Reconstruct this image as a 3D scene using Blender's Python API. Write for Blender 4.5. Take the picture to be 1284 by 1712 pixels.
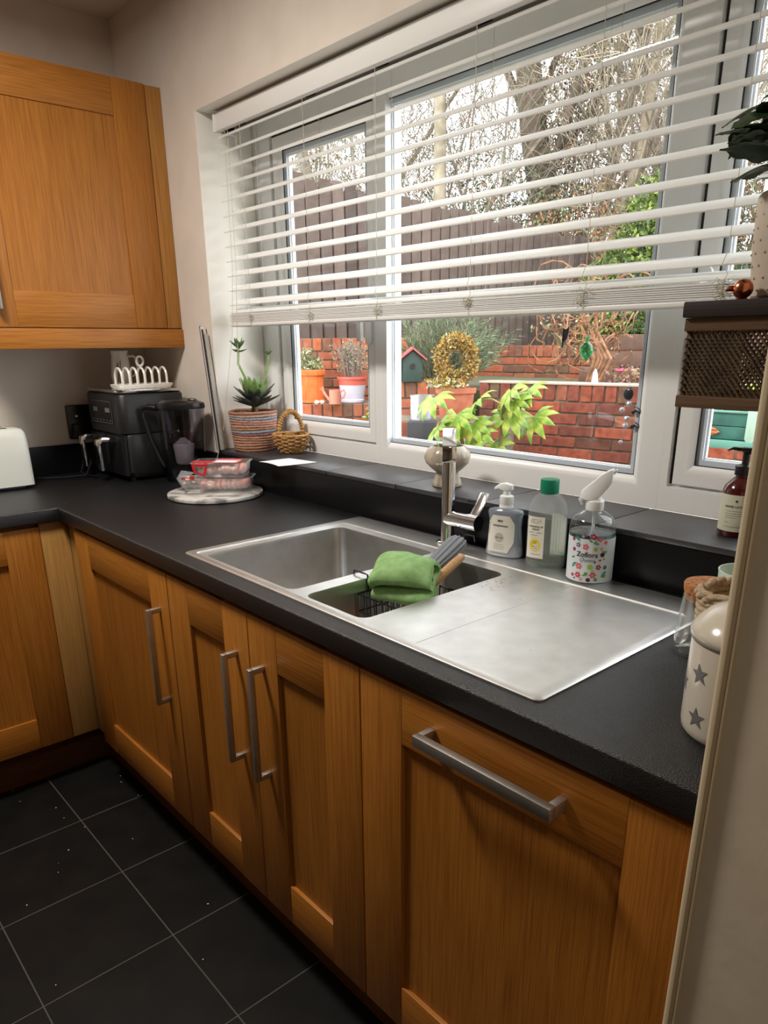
import bpy, bmesh, math, random
from mathutils import Vector, Matrix, noise as mnoise
rnd = random.Random(7)
scene = bpy.context.scene
C = scene.collection
for o in list(bpy.data.objects): bpy.data.objects.remove(o)

# ---------------------------------------------------------------- camera
CAM_P = Vector((2.2461, -0.6861, 1.364)); YAW, PITCH, ROLL, FPX = -0.8475, -0.3346, -0.0086, 1215.26
def camera():
    cy, sy, cp, sp = math.cos(YAW), math.sin(YAW), math.cos(PITCH), math.sin(PITCH)
    f = Vector((sy*cp, cy*cp, sp)); r = Vector((cy, -sy, 0)); u = r.cross(f)
    c, s = math.cos(ROLL), math.sin(ROLL)
    r, u = c*r + s*u, -s*r + c*u
    cd = bpy.data.cameras.new('camera'); co = bpy.data.objects.new('camera', cd); C.objects.link(co)
    co.matrix_world = Matrix(((r.x, u.x, -f.x, CAM_P.x), (r.y, u.y, -f.y, CAM_P.y), (r.z, u.z, -f.z, CAM_P.z), (0, 0, 0, 1)))
    cd.sensor_fit = 'HORIZONTAL'; cd.sensor_width = 36.0; cd.lens = 36.0*FPX/1284.0
    cd.shift_y = 141.0/1284.0; cd.clip_start = 0.02; cd.clip_end = 200
    scene.camera = co
camera()

# ---------------------------------------------------------------- sky, exposure
SKY = 5.4
w = bpy.data.worlds.new('sky'); scene.world = w; w.use_nodes = True
bg = w.node_tree.nodes['Background']; bg.inputs[0].default_value = (0.93, 0.96, 1.0, 1); bg.inputs[1].default_value = SKY
vs = scene.view_settings
vs.view_transform = 'Standard'; vs.look = 'None'; vs.gamma = 1.0; vs.use_curve_mapping = False; vs.exposure = 0.0

LAMP_W = 32.0; FILL_LAMP_W = 4.0

# ---------------------------------------------------------------- helpers
def S(r, g, b):
    f = lambda c: (c/255/12.92 if c/255 <= .04045 else ((c/255+.055)/1.055)**2.4)
    return (f(r), f(g), f(b), 1)
MATS = {}
def newmat(name):
    m = bpy.data.materials.new(name); m.use_nodes = True
    nt = m.node_tree; b = nt.nodes['Principled BSDF']; MATS[name] = m
    return m, nt, b
def N(nt, t, **kw):
    n = nt.nodes.new(t)
    for k, v in kw.items(): setattr(n, k, v)
    return n
def plain(name, col, rough=.5, metal=0., spec=.5, noise=None, bump=None, coat=0., emit=None, trans=0.):
    """noise=(scale, other colour, contrast lo, hi); bump=(scale, strength)"""
    if name in MATS: return MATS[name]
    m, nt, b = newmat(name); L = nt.links.new
    b.inputs['Base Color'].default_value = col; b.inputs['Roughness'].default_value = rough
    b.inputs['Metallic'].default_value = metal; b.inputs['Specular IOR Level'].default_value = spec
    b.inputs['Coat Weight'].default_value = coat
    if noise or bump: tc = N(nt, 'ShaderNodeTexCoord')
    if noise:
        sc = noise[0]; mp = N(nt, 'ShaderNodeMapping'); L(tc.outputs['Object'], mp.inputs[0])
        mp.inputs['Scale'].default_value = sc if isinstance(sc, tuple) else (sc, sc, sc)
        n = N(nt, 'ShaderNodeTexNoise'); n.inputs['Scale'].default_value = 1; n.inputs['Detail'].default_value = 5
        L(mp.outputs[0], n.inputs['Vector'])
        r = N(nt, 'ShaderNodeValToRGB'); r.color_ramp.elements[0].position = noise[2]; r.color_ramp.elements[1].position = noise[3]
        r.color_ramp.elements[0].color = col; r.color_ramp.elements[1].color = noise[1]
        L(n.outputs['Fac'], r.inputs[0]); L(r.outputs[0], b.inputs['Base Color'])
    if bump:
        sc = bump[0]; mp2 = N(nt, 'ShaderNodeMapping'); L(tc.outputs['Object'], mp2.inputs[0])
        mp2.inputs['Scale'].default_value = sc if isinstance(sc, tuple) else (sc, sc, sc)
        n2 = N(nt, 'ShaderNodeTexNoise'); n2.inputs['Scale'].default_value = 1; n2.inputs['Detail'].default_value = 3
        L(mp2.outputs[0], n2.inputs['Vector'])
        bp = N(nt, 'ShaderNodeBump'); bp.inputs['Strength'].default_value = bump[1]; bp.inputs['Distance'].default_value = .002
        L(n2.outputs['Fac'], bp.inputs['Height']); L(bp.outputs[0], b.inputs['Normal'])
    return m
def wood(name, axis, c1, c2, c3, rough=.42, fine=95., along=3.2):
    if name in MATS: return MATS[name]
    m, nt, b = newmat(name); L = nt.links.new
    tc = N(nt, 'ShaderNodeTexCoord'); oi = N(nt, 'ShaderNodeObjectInfo')
    add = N(nt, 'ShaderNodeVectorMath', operation='ADD'); mul = N(nt, 'ShaderNodeVectorMath', operation='SCALE')
    comb = N(nt, 'ShaderNodeCombineXYZ')
    for i in range(3): L(oi.outputs['Random'], comb.inputs[i])
    L(comb.outputs[0], mul.inputs[0]); mul.inputs['Scale'].default_value = 7.3
    L(tc.outputs['Object'], add.inputs[0]); L(mul.outputs[0], add.inputs[1])
    def nz(scale, al, detail):
        mp = N(nt, 'ShaderNodeMapping'); L(add.outputs[0], mp.inputs[0])
        s = [scale]*3; s['xyz'.index(axis)] = al; mp.inputs['Scale'].default_value = s
        n = N(nt, 'ShaderNodeTexNoise'); n.inputs['Scale'].default_value = 1; n.inputs['Detail'].default_value = detail
        n.inputs['Roughness'].default_value = .6; n.inputs['Distortion'].default_value = .25
        L(mp.outputs[0], n.inputs['Vector']); return n
    n1 = nz(fine*4.2, along*2.2, 2); n2 = nz(fine*.3, along*.3, 4)
    r1 = N(nt, 'ShaderNodeValToRGB'); r1.color_ramp.elements[0].position = .3; r1.color_ramp.elements[1].position = .58
    r1.color_ramp.elements[0].color = c2; r1.color_ramp.elements[1].color = c1
    r2 = N(nt, 'ShaderNodeValToRGB'); r2.color_ramp.elements[0].position = .3; r2.color_ramp.elements[1].position = .75
    r2.color_ramp.elements[0].color = (1, 1, 1, 1); r2.color_ramp.elements[1].color = c3
    mx = N(nt, 'ShaderNodeMix', data_type='RGBA', blend_type='MULTIPLY'); mx.inputs['Factor'].default_value = 1
    L(n1.outputs['Fac'], r1.inputs[0]); L(n2.outputs['Fac'], r2.inputs[0])
    L(r1.outputs[0], mx.inputs['A']); L(r2.outputs[0], mx.inputs['B'])
    hv = N(nt, 'ShaderNodeHueSaturation'); L(mx.outputs['Result'], hv.inputs['Color'])
    mr = N(nt, 'ShaderNodeMapRange'); mr.inputs['To Min'].default_value = .9; mr.inputs['To Max'].default_value = 1.1
    L(oi.outputs['Random'], mr.inputs['Value']); L(mr.outputs[0], hv.inputs['Value'])
    L(hv.outputs[0], b.inputs['Base Color'])
    bp = N(nt, 'ShaderNodeBump'); bp.inputs['Strength'].default_value = .12; bp.inputs['Distance'].default_value = .001
    L(n1.outputs['Fac'], bp.inputs['Height']); L(bp.outputs[0], b.inputs['Normal'])
    b.inputs['Roughness'].default_value = rough; b.inputs['Specular IOR Level'].default_value = .4
    return m
def thin_glass(name, tint=(1, 1, 1, 1), ior=1.45, rough=0., refl=1.0):
    """clear thin-walled sheet: straight transmission plus Fresnel reflection"""
    if name in MATS: return MATS[name]
    m, nt, b = newmat(name); L = nt.links.new; nt.nodes.remove(b)
    out = nt.nodes['Material Output']
    t = N(nt, 'ShaderNodeBsdfTransparent'); t.inputs[0].default_value = tint
    g = N(nt, 'ShaderNodeBsdfGlossy'); g.inputs['Roughness'].default_value = rough; g.inputs[0].default_value = (1, 1, 1, 1)
    ge = N(nt, 'ShaderNodeNewGeometry'); dt = N(nt, 'ShaderNodeVectorMath', operation='DOT_PRODUCT')
    L(ge.outputs['Normal'], dt.inputs[0]); L(ge.outputs['Incoming'], dt.inputs[1])
    ab = N(nt, 'ShaderNodeMath', operation='ABSOLUTE'); L(dt.outputs['Value'], ab.inputs[0])
    om = N(nt, 'ShaderNodeMath', operation='SUBTRACT'); om.inputs[0].default_value = 1; L(ab.outputs[0], om.inputs[1])
    pw = N(nt, 'ShaderNodeMath', operation='POWER'); pw.inputs[1].default_value = 5; L(om.outputs[0], pw.inputs[0])
    f0 = ((ior-1)/(ior+1))**2                                   # Schlick reflectance of the sheet
    ml = N(nt, 'ShaderNodeMath', operation='MULTIPLY_ADD'); ml.inputs[1].default_value = (1-f0)*refl; ml.inputs[2].default_value = f0*refl
    ml.use_clamp = True; L(pw.outputs[0], ml.inputs[0])
    mx = N(nt, 'ShaderNodeMixShader'); L(ml.outputs[0], mx.inputs[0]); L(t.outputs[0], mx.inputs[1]); L(g.outputs[0], mx.inputs[2])
    L(mx.outputs[0], out.inputs[0]); return m
def varied(name, cols, rough=.8, noise=None, spec=.3, translucent=0.):
    """colour picked per object from a ramp, with mottling"""
    if name in MATS: return MATS[name]
    m, nt, b = newmat(name); L = nt.links.new
    oi = N(nt, 'ShaderNodeObjectInfo'); r = N(nt, 'ShaderNodeValToRGB'); cr = r.color_ramp; cr.interpolation = 'LINEAR'
    while len(cr.elements) < len(cols): cr.elements.new(.5)
    for i, c in enumerate(cols): cr.elements[i].position = i/(max(1, len(cols)-1)); cr.elements[i].color = c
    L(oi.outputs['Random'], r.inputs[0])
    res = r.outputs[0]
    if noise:
        tc = N(nt, 'ShaderNodeTexCoord'); n = N(nt, 'ShaderNodeTexNoise'); n.inputs['Scale'].default_value = noise[0]; n.inputs['Detail'].default_value = 6
        ad = N(nt, 'ShaderNodeVectorMath', operation='ADD'); L(tc.outputs['Object'], ad.inputs[0]); L(oi.outputs['Location'], ad.inputs[1])
        L(ad.outputs[0], n.inputs['Vector'])
        r2 = N(nt, 'ShaderNodeValToRGB'); r2.color_ramp.elements[0].position = .35; r2.color_ramp.elements[1].position = .7
        r2.color_ramp.elements[0].color = (1, 1, 1, 1); r2.color_ramp.elements[1].color = noise[1]
        mx = N(nt, 'ShaderNodeMix', data_type='RGBA', blend_type='MULTIPLY'); mx.inputs['Factor'].default_value = 1
        L(n.outputs['Fac'], r2.inputs[0]); L(res, mx.inputs['A']); L(r2.outputs[0], mx.inputs['B']); res = mx.outputs['Result']
        bp = N(nt, 'ShaderNodeBump'); bp.inputs['Strength'].default_value = .5; bp.inputs['Distance'].default_value = .004
        L(n.outputs['Fac'], bp.inputs['Height']); L(bp.outputs[0], b.inputs['Normal'])
    L(res, b.inputs['Base Color']); b.inputs['Roughness'].default_value = rough; b.inputs['Specular IOR Level'].default_value = spec
    return m
def leafmat(name, cols, scale=9., rough=.55):
    """foliage: colour mottled in object space, thin"""
    if name in MATS: return MATS[name]
    m, nt, b = newmat(name); L = nt.links.new
    tc = N(nt, 'ShaderNodeTexCoord'); n = N(nt, 'ShaderNodeTexNoise'); n.inputs['Scale'].default_value = scale; n.inputs['Detail'].default_value = 3
    L(tc.outputs['Object'], n.inputs['Vector'])
    r = N(nt, 'ShaderNodeValToRGB'); cr = r.color_ramp
    while len(cr.elements) < len(cols): cr.elements.new(.5)
    for i, c in enumerate(cols): cr.elements[i].position = .3+.4*i/(max(1, len(cols)-1)); cr.elements[i].color = c
    L(n.outputs['Fac'], r.inputs[0]); L(r.outputs[0], b.inputs['Base Color']); b.inputs['Roughness'].default_value = rough
    b.inputs['Specular IOR Level'].default_value = .3
    return m

class G:
    """collects shapes; build() links them as ONE mesh object"""
    def __init__(s): s.v = []; s.f = []; s.m = []
    def add(s, vs, fs, m=0):
        o = len(s.v); s.v += [tuple(p) for p in vs]
        for f in fs: s.f.append(tuple(i+o for i in f)); s.m.append(m)
        return s
    def box(s, x0, x1, y0, y1, z0, z1, m=0):
        return s.add([(x0,y0,z0),(x1,y0,z0),(x1,y1,z0),(x0,y1,z0),(x0,y0,z1),(x1,y0,z1),(x1,y1,z1),(x0,y1,z1)],
                     [(0,3,2,1),(4,5,6,7),(0,1,5,4),(1,2,6,5),(2,3,7,6),(3,0,4,7)], m)
    def loft(s, loops, m=0, cap0=True, cap1=True, closed=True):
        n = len(loops[0]); vs = [p for l in loops for p in l]; fs = []
        for a in range(len(loops)-1):
            for i in range(n if closed else n-1):
                j = (i+1) % n; fs.append((a*n+i, a*n+j, (a+1)*n+j, (a+1)*n+i))
        if cap0: fs.append(tuple(range(n-1, -1, -1)))
        if cap1: fs.append(tuple((len(loops)-1)*n+i for i in range(n)))
        return s.add(vs, fs, m)
    def lathe(s, prof, seg=24, c=(0,0,0), m=0, sx=1., sy=1., cap0=True, cap1=True):
        loops = [[(c[0]+r*sx*math.cos(2*math.pi*i/seg), c[1]+r*sy*math.sin(2*math.pi*i/seg), c[2]+z) for i in range(seg)] for r, z in prof]
        return s.loft(loops, m, cap0 and prof[0][0] > 1e-6, cap1 and prof[-1][0] > 1e-6)
    def tube(s, pts, r, seg=6, m=0, closed=False, cap=True):
        P = [Vector(p) for p in pts]; n = len(P); loops = []; up = None
        for i in range(n):
            a = P[(i-1) % n] if (closed or i > 0) else P[i]; b = P[(i+1) % n] if (closed or i < n-1) else P[i]
            t = (b-a)
            if t.length < 1e-9: t = Vector((0, 0, 1))
            t.normalize()
            if up is None: up = t.orthogonal().normalized()
            else:
                up = up - t*up.dot(t)
                up = up.normalized() if up.length > 1e-6 else t.orthogonal().normalized()
            bt = t.cross(up); rr = r[i] if isinstance(r, (list, tuple)) else r
            loops.append([tuple(P[i] + up*rr*math.cos(2*math.pi*k/seg) + bt*rr*math.sin(2*math.pi*k/seg)) for k in range(seg)])
        if closed: loops.append(loops[0]); return s.loft(loops, m, False, False)
        return s.loft(loops, m, cap, cap)
    def prism(s, poly, a, b, axis='z', m=0):
        def P(p, h):
            return {'z': (p[0], p[1], h), 'y': (p[0], h, p[1]), 'x': (h, p[0], p[1])}[axis]
        return s.loft([[P(p, a) for p in poly], [P(p, b) for p in poly]], m)
    def ring(s, x0, x1, z0, z1, prof, m=0, k=(1,1,1,1)):
        """rectangular frame in the XZ plane: profile points (inset, y) swept with mitred corners; k scales the inset left, bottom, right, top"""
        loops = []
        for d, y in prof: loops.append([(x0+d*k[0], y, z0+d*k[1]), (x1-d*k[2], y, z0+d*k[1]), (x1-d*k[2], y, z1-d*k[3]), (x0+d*k[0], y, z1-d*k[3])])
        loops.append(loops[0]); return s.loft(loops, m, False, False)
    def sphere(s, c, r, seg=16, rings=10, m=0, sc=(1,1,1)):
        prof = [(r*math.sin(math.pi*k/rings), -r*math.cos(math.pi*k/rings)) for k in range(rings+1)]
        prof[0] = (1e-5, -r); prof[-1] = (1e-5, r)
        o = len(s.v); s.lathe(prof, seg, (0,0,0), m, cap0=True, cap1=True)
        for i in range(o, len(s.v)): p = s.v[i]; s.v[i] = (c[0]+p[0]*sc[0], c[1]+p[1]*sc[1], c[2]+p[2]*sc[2])
        return s
    def xf(s, M, start=0):
        for i in range(start, len(s.v)): s.v[i] = tuple(M @ Vector(s.v[i]))
        return s
    def mesh(s, name, mats, bevel=0., bseg=2, off=(0,0,0), angle=38, fixn=True):
        me = bpy.data.meshes.new(name)
        me.from_pydata([(a-off[0], b-off[1], c-off[2]) for a, b, c in s.v], [], s.f)
        for p, mi in zip(me.polygons, s.m): p.material_index = mi
        for mt in (mats if isinstance(mats, (list, tuple)) else [mats]): me.materials.append(mt)
        if bevel or fixn:
            bm = bmesh.new(); bm.from_mesh(me)
            if bevel: bmesh.ops.remove_doubles(bm, verts=bm.verts, dist=1e-6)
            bmesh.ops.recalc_face_normals(bm, faces=bm.faces)
            if bevel:
                es = [e for e in bm.edges if len(e.link_faces) == 2 and e.calc_face_angle(0) > math.radians(35)]
                bmesh.ops.bevel(bm, geom=es, offset=bevel, segments=bseg, profile=.5, affect='EDGES', clamp_overlap=True)
            bm.to_mesh(me); bm.free()
        me.shade_smooth(); me.set_sharp_from_angle(angle=math.radians(angle)); me.update()
        return me
    def build(s, name, mats, parent=None, loc=None, rot=None, **kw):
        return obj(name, s.mesh(name, mats, **kw), parent, loc, rot)
def obj(name, me, parent=None, loc=None, rot=None):
    o = bpy.data.objects.new(name, me); C.objects.link(o)
    if parent is not None: o.parent = parent
    if loc is not None: o.location = loc
    if rot is not None: o.rotation_euler = rot
    return o
def tag(o, label=None, cat=None, group=None, kind=None):
    if label: o['label'] = label
    if cat: o['category'] = cat
    if group: o['group'] = group
    if kind: o['kind'] = kind
    return o
def thing(name, label, cat, loc=(0,0,0), rotz=0., group=None, kind=None):
    o = bpy.data.objects.new(name, None); C.objects.link(o); o.empty_display_size = .05
    o.location = loc; o.rotation_euler = (0, 0, rotz)
    return tag(o, label, cat, group, kind)
def struct(o): o['kind'] = 'structure'; return o
def rrect(x0, x1, y0, y1, r, z, n=4):
    out = []
    for cx, cy, a0 in ((x1-r, y1-r, 0), (x0+r, y1-r, 90), (x0+r, y0+r, 180), (x1-r, y0+r, 270)):
        for k in range(n+1):
            a = math.radians(a0+90*k/n); out.append((cx+r*math.cos(a), cy+r*math.sin(a), z))
    return out
def boolean(me, cutters):
    """me minus each cutter mesh, returned as a new mesh"""
    o = bpy.data.objects.new('tmp', me); C.objects.link(o); tmp = [o]
    for c in cutters:
        k = bpy.data.objects.new('tmpc', c); C.objects.link(k); tmp.append(k)
        md = o.modifiers.new('b', 'BOOLEAN'); md.operation = 'DIFFERENCE'; md.object = k; md.solver = 'EXACT'
    bpy.context.view_layer.update()
    ev = o.evaluated_get(bpy.context.evaluated_depsgraph_get()); res = bpy.data.meshes.new_from_object(ev)
    for t in tmp: bpy.data.objects.remove(t)
    return res
def text_mesh(txt, size, bold=False, spacing=1.):
    cu = bpy.data.curves.new('t', 'FONT'); cu.body = txt; cu.size = size; cu.align_x = 'CENTER'; cu.align_y = 'CENTER'; cu.space_character = spacing
    cu.space_line = .95
    if bold: cu.offset = size*.02
    o = bpy.data.objects.new('t', cu); C.objects.link(o); bpy.context.view_layer.update()
    me = bpy.data.meshes.new_from_object(o.evaluated_get(bpy.context.evaluated_depsgraph_get()))
    vs = [tuple(v.co) for v in me.vertices]; fs = [tuple(p.vertices) for p in me.polygons]
    bpy.data.objects.remove(o); bpy.data.curves.remove(cu); bpy.data.meshes.remove(me)
    return vs, fs

# ---------------------------------------------------------------- materials
oak = dict(c1=S(178,116,45), c2=S(150,90,30), c3=(.88,.83,.74,1))
OAKV = wood('oak_vertical', 'z', **oak); OAKX = wood('oak_along_x', 'x', **oak); OAKY = wood('oak_along_y', 'y', **oak)
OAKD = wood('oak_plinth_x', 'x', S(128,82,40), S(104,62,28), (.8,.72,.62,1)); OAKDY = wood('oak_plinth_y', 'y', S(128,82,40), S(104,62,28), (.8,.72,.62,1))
PALEV = wood('pale_filler', 'z', S(190,146,84), S(168,124,66), (.88,.82,.72,1))
TOPM = plain('black_worktop', (.007,.007,.0085,1), .33, spec=.75, bump=(520, .8))
UPSM = plain('black_upstand', (.006,.006,.007,1), .35, spec=.22, bump=(300, .1))
TILEM = plain('black_sill_tile', (.024,.024,.028,1), .4, spec=.8, noise=(30, (.035,.035,.04,1), .4, .7), bump=(260, .3))
PAINT = plain('wall_paint', S(226,215,203), .85, noise=(9, S(218,207,194), .35, .7), bump=(60, .12))
PAINTW = plain('reveal_paint', S(242,239,232), .8, bump=(60, .1))
JAMB = plain('jamb_paint', S(220,206,182), .75, noise=(14, S(212,196,172), .35, .7), bump=(50, .2))
BEADM = plain('jamb_bead_paint', S(222,204,170), .5)
PAINTB = plain('back_wall_paint', S(164,150,132), .85)
CEILM = plain('ceiling_paint', S(228,222,214), .9)
UPVC = plain('white_upvc', S(240,240,239), .3, spec=.5)
BLINDM = plain('blind_white', S(236,236,233), .38, spec=.5)
CORDM = plain('blind_cord', S(205,200,182), .8)
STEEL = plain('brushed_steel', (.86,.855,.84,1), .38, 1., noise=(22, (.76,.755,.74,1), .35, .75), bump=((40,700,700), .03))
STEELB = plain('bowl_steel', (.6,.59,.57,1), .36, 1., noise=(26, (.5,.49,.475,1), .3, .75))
CHROME = plain('chrome', (.84,.84,.85,1), .1, 1.)
NICKEL = plain('handle_nickel', (.56,.53,.49,1), .48, 1., noise=(40, (.48,.455,.42,1), .35, .7))
GROUT = plain('dark_grout', (.075,.07,.066,1), .8)
BLACKP = plain('black_plastic', (.008,.008,.009,1), .3)
CORDB = plain('black_cord', (.01,.01,.011,1), .7, spec=.2)
BLACKM = plain('black_satin', (.013,.013,.014,1), .42)
WHITEP = plain('white_plastic', S(236,236,234), .35)
WHITEC = plain('white_ceramic', S(238,234,226), .18, spec=.6)
PANE = thin_glass('window_pane', (.985,.99,.985,1), 1.3)
CLEAR = thin_glass('clear_plastic', (.97,.98,.98,1), 1.4)
GASK = plain('black_gasket', (.01,.01,.011,1), .5)
SPACER = plain('sky_tinted_spacer', S(214,222,234), .3)  # pale blue colour stands in for sky reflected along the pane edge
# ================================================================ THE SETTING
WX0, WX1, WY0, WY1, CEIL = -.625, 4.3, -3.0, .605, 2.42
JX, JY = 2.03, -.139          # end of the wall on the right
# floor with its tiles
fl = struct(G().box(WX0, WX1, WY0, WY1, -.05, -.0008).build('floor', GROUT, bevel=0))
FT = newmat('floor_tile')[0]
def floor_mat(m):
    nt = m.node_tree; b = nt.nodes['Principled BSDF']; L = nt.links.new
    tc = N(nt, 'ShaderNodeTexCoord'); oi = N(nt, 'ShaderNodeObjectInfo')
    ad = N(nt, 'ShaderNodeVectorMath', operation='ADD'); L(tc.outputs['Object'], ad.inputs[0]); L(oi.outputs['Location'], ad.inputs[1])
    n = N(nt, 'ShaderNodeTexNoise'); n.inputs['Scale'].default_value = 10; n.inputs['Detail'].default_value = 5; L(ad.outputs[0], n.inputs['Vector'])
    r = N(nt, 'ShaderNodeValToRGB'); r.color_ramp.elements[0].position = .35; r.color_ramp.elements[1].position = .75
    r.color_ramp.elements[0].color = (.006,.0056,.0052,1); r.color_ramp.elements[1].color = (.011,.010,.009,1); L(n.outputs['Fac'], r.inputs[0])
    # crumbs and specks of dust
    v = N(nt, 'ShaderNodeTexVoronoi'); v.inputs['Scale'].default_value = 26; v.inputs['Randomness'].default_value = 1; L(ad.outputs[0], v.inputs['Vector'])
    lt = N(nt, 'ShaderNodeMath', operation='LESS_THAN'); lt.inputs[1].default_value = .055; L(v.outputs['Distance'], lt.inputs[0])
    sep = N(nt, 'ShaderNodeSeparateColor'); L(v.outputs['Color'], sep.inputs[0])
    gt = N(nt, 'ShaderNodeMath', operation='GREATER_THAN'); gt.inputs[1].default_value = .72; L(sep.outputs[0], gt.inputs[0])
    ml = N(nt, 'ShaderNodeMath', operation='MULTIPLY'); L(lt.outputs[0], ml.inputs[0]); L(gt.outputs[0], ml.inputs[1])
    mx = N(nt, 'ShaderNodeMix', data_type='RGBA'); L(ml.outputs[0], mx.inputs['Factor']); L(r.outputs[0], mx.inputs['A']); mx.inputs['B'].default_value = S(215,205,190)
    L(mx.outputs['Result'], b.inputs['Base Color']); b.inputs['Roughness'].default_value = .5; b.inputs['Specular IOR Level'].default_value = .2
floor_mat(FT)
tile_me = G().box(-.1512, .1512, -.1512, .1512, -.01, 0).mesh('floor_tile', FT, bevel=.0012, bseg=1)
for i in range(-3, 8):
    for j in range(-7, 3):
        cx, cy = .2305+.305*i+.1525, -.1445+.305*j+.1525
        if -.3 < cx < 2.5 and -2.2 < cy < .3: obj('floor_tile', tile_me, fl, (cx, cy, 0))
struct(G().box(WX0-.1, WX1+.1, WY0-.1, WY1+.3, CEIL, CEIL+.1).build('ceiling', CEILM))
struct(G().box(WX0-.1, WX0, WY0-.1, WY1+.3, -.05, CEIL).build('wall_left', PAINT))
# wall with the window: opening x -.075..JX, z 1.0..2.045
WO = (-.075, JX, 1.0, 2.045)
g = G()
g.box(WX0, WO[0], WY1, .90, -.05, CEIL); g.box(WO[0], WO[1], WY1, .90, -.05, WO[2]); g.box(WO[0], WO[1], WY1, .90, WO[3], CEIL)
g.box(WO[1], WX1, WY1, .90, -.05, CEIL)
struct(g.build('wall_window', PAINT))
g = G(); g.box(JX, WX1, JY, WY1, -.05, CEIL)
wr = struct(g.build('wall_right', JAMB, bevel=.004))
struct(G().box(WX0-.1, WX1+.1, WY0-.1, WY0, -.05, CEIL).build('wall_back', PAINTB))
struct(G().box(WX1, WX1+.1, WY0-.1, WY1+.3, -.05, CEIL).build('wall_far', PAINTB))
# the corner bead: two rounded ribs with a groove
g = G(); h0, h1 = 0., CEIL
poly = [(JX-.002, JY+.012), (JX-.002, JY-.003), (JX+.0005, JY-.0046), (JX+.0032, JY-.0046), (JX+.0044, JY-.0016), (JX+.0062, JY-.0016),
        (JX+.0070, JY-.0038), (JX+.0086, JY-.0038), (JX+.0096, JY-.001), (JX+.0096, JY+.012)]
struct(g.prism(poly, h0, h1).build('trim_1', BEADM, angle=60))

# ---------------------------------------------------------------- window: frame, two sashes, fixed light
win = thing('window_1', None, None, (.98, .84, 1.016), kind='structure'); O = (.98, .84, 1.016)
FY = .80
z0, z1 = 1.016, 2.045
fr = G(); IN = [(0,.86),(0,FY),(.048,FY),(.052,FY+.002),(.054,FY+.03),(.054,.86)]
KM = (.36, .92, 1, 1)
fr.ring(.547, 1.466, z0, z1, [(0,.86),(0,FY),(.050,FY),(.054,FY+.001),(.070,FY+.016),(.070,.86)], k=KM)
fr.ring(-.03, .583, z0, z1, [(0,.859),(0,FY+.0005)]+IN[2:5]+[(.054,.859)], k=(1.1,1,1,1.1))
fr.ring(1.431, JX+.03, z0, z1, [(0,.859),(0,FY+.0005)]+IN[2:5]+[(.054,.859)], k=(1.0,1,1,1.1))
fr.box(-.0745, -.03, FY+.006, .86, z0, z1)
fr.build('frame', UPVC, win, off=O)
def glazing(par, gx, y):
    G().ring(gx[0]-.001, gx[1]+.001, gx[2]-.001, gx[3]+.001, [(0,y+.003),(0,y),(.0028,y),(.0028,y+.003)]).build('gasket', GASK, par, off=O)
    G().box(gx[0], gx[1], y+.0035, y+.0055, gx[2], gx[3]).build('pane', PANE, par, off=O)
    G().ring(gx[0], gx[1], gx[2], gx[3], [(0,y+.02),(0,y+.0062),(.013,y+.0062),(.013,y+.02)]).build('spacer', SPACER, par, off=O)
    G().ring(gx[0]+.013, gx[1]-.013, gx[2]+.013, gx[3]-.013, [(0,y+.02),(0,y+.012),(.004,y+.012),(.004,y+.02)]).build('outer_bead', UPVC, par, off=O)
def sash(x0, x1, za, zb, hx):
    s = G().ring(x0, x1, za, zb, [(0,.855),(0,FY+.008),(.002,FY+.006),(.022,FY+.006),(.026,FY+.008),(.038,FY+.019),(.038,.855)], k=(1,1.1,1.15,1)).build('sash', UPVC, win, off=O)
    g = G(); g.box(x0-.0065, x0+.0005, FY+.012, FY+.03, za, zb+.006); g.box(x0, x1, FY+.012, FY+.03, zb, zb+.0065); g.build('seal', GASK, s, off=O)
    glazing(s, (x0+.038, x1-.0437, za+.0418, zb-.038), FY+.0192)
    h = G().prism(rr2(hx-.014, hx+.014, 1.36, 1.50, .012), FY-.004, FY+.006, 'y')
    h.box(hx-.009, hx+.009, FY-.028, FY-.004, 1.445, 1.475); h.box(hx-.01, hx+.01, FY-.04, FY-.026, 1.37, 1.48)
    h.build('window_handle', WHITEP, s, off=O, bevel=.003)
def rr2(x0, x1, y0, y1, r, n=4): return [(p[0], p[1]) for p in rrect(x0, x1, y0, y1, r, 0, n)]
sash(.036, .526, 1.074, 1.980, .504)
sash(1.492, 1.998, 1.074, 1.980, 1.513)
glazing(win, (.547+.07*.36, 1.466-.07, z0+.07*.92, z1-.07), FY+.0162)
# white lining of the window recess
g = G(); g.box(-.0752, -.0735, .6055, .80, 1.017, 2.044); g.box(-.0735, JX, .6055, .80, 2.0435, 2.0452); struct(g.build('trim_2', PAINTW))

# window sill of black tiles, and the upstand under it
sill = struct(G().box(-.074, JX-.001, .606, .80, .98, 1.004).build('window_sill', GROUT, off=(0,0,0)))
xs = [-.074, .25, .55, .85, 1.15, 1.455, 1.755, JX-.001]
for a, b in zip(xs, xs[1:]):
    L_ = b-a-.0025; me = G().box(0, L_, 0, .2105, 0, .012).mesh('sill_tile', TILEM, bevel=.0018)
    obj('sill_tile', me, sill, (a+.001, .5895, 1.004))
o = G().box(-.611, JX-.001, .5915, .6045, .9105, 1.0035).build('upstand', UPSM, off=(.7,.585,.91), loc=(.7,.585,.91), bevel=.0015)
tag(o, 'black upstand board along the back of the sink worktop under the sill', 'upstand')
o = G().box(-.624, -.6115, -1.2, .6045, .9105, 1.016).build('upstand', UPSM, off=(-.618,-.2,.91), loc=(-.618,-.2,.91), bevel=.0015)
tag(o, 'black upstand board against the left wall behind the toaster', 'upstand')

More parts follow.
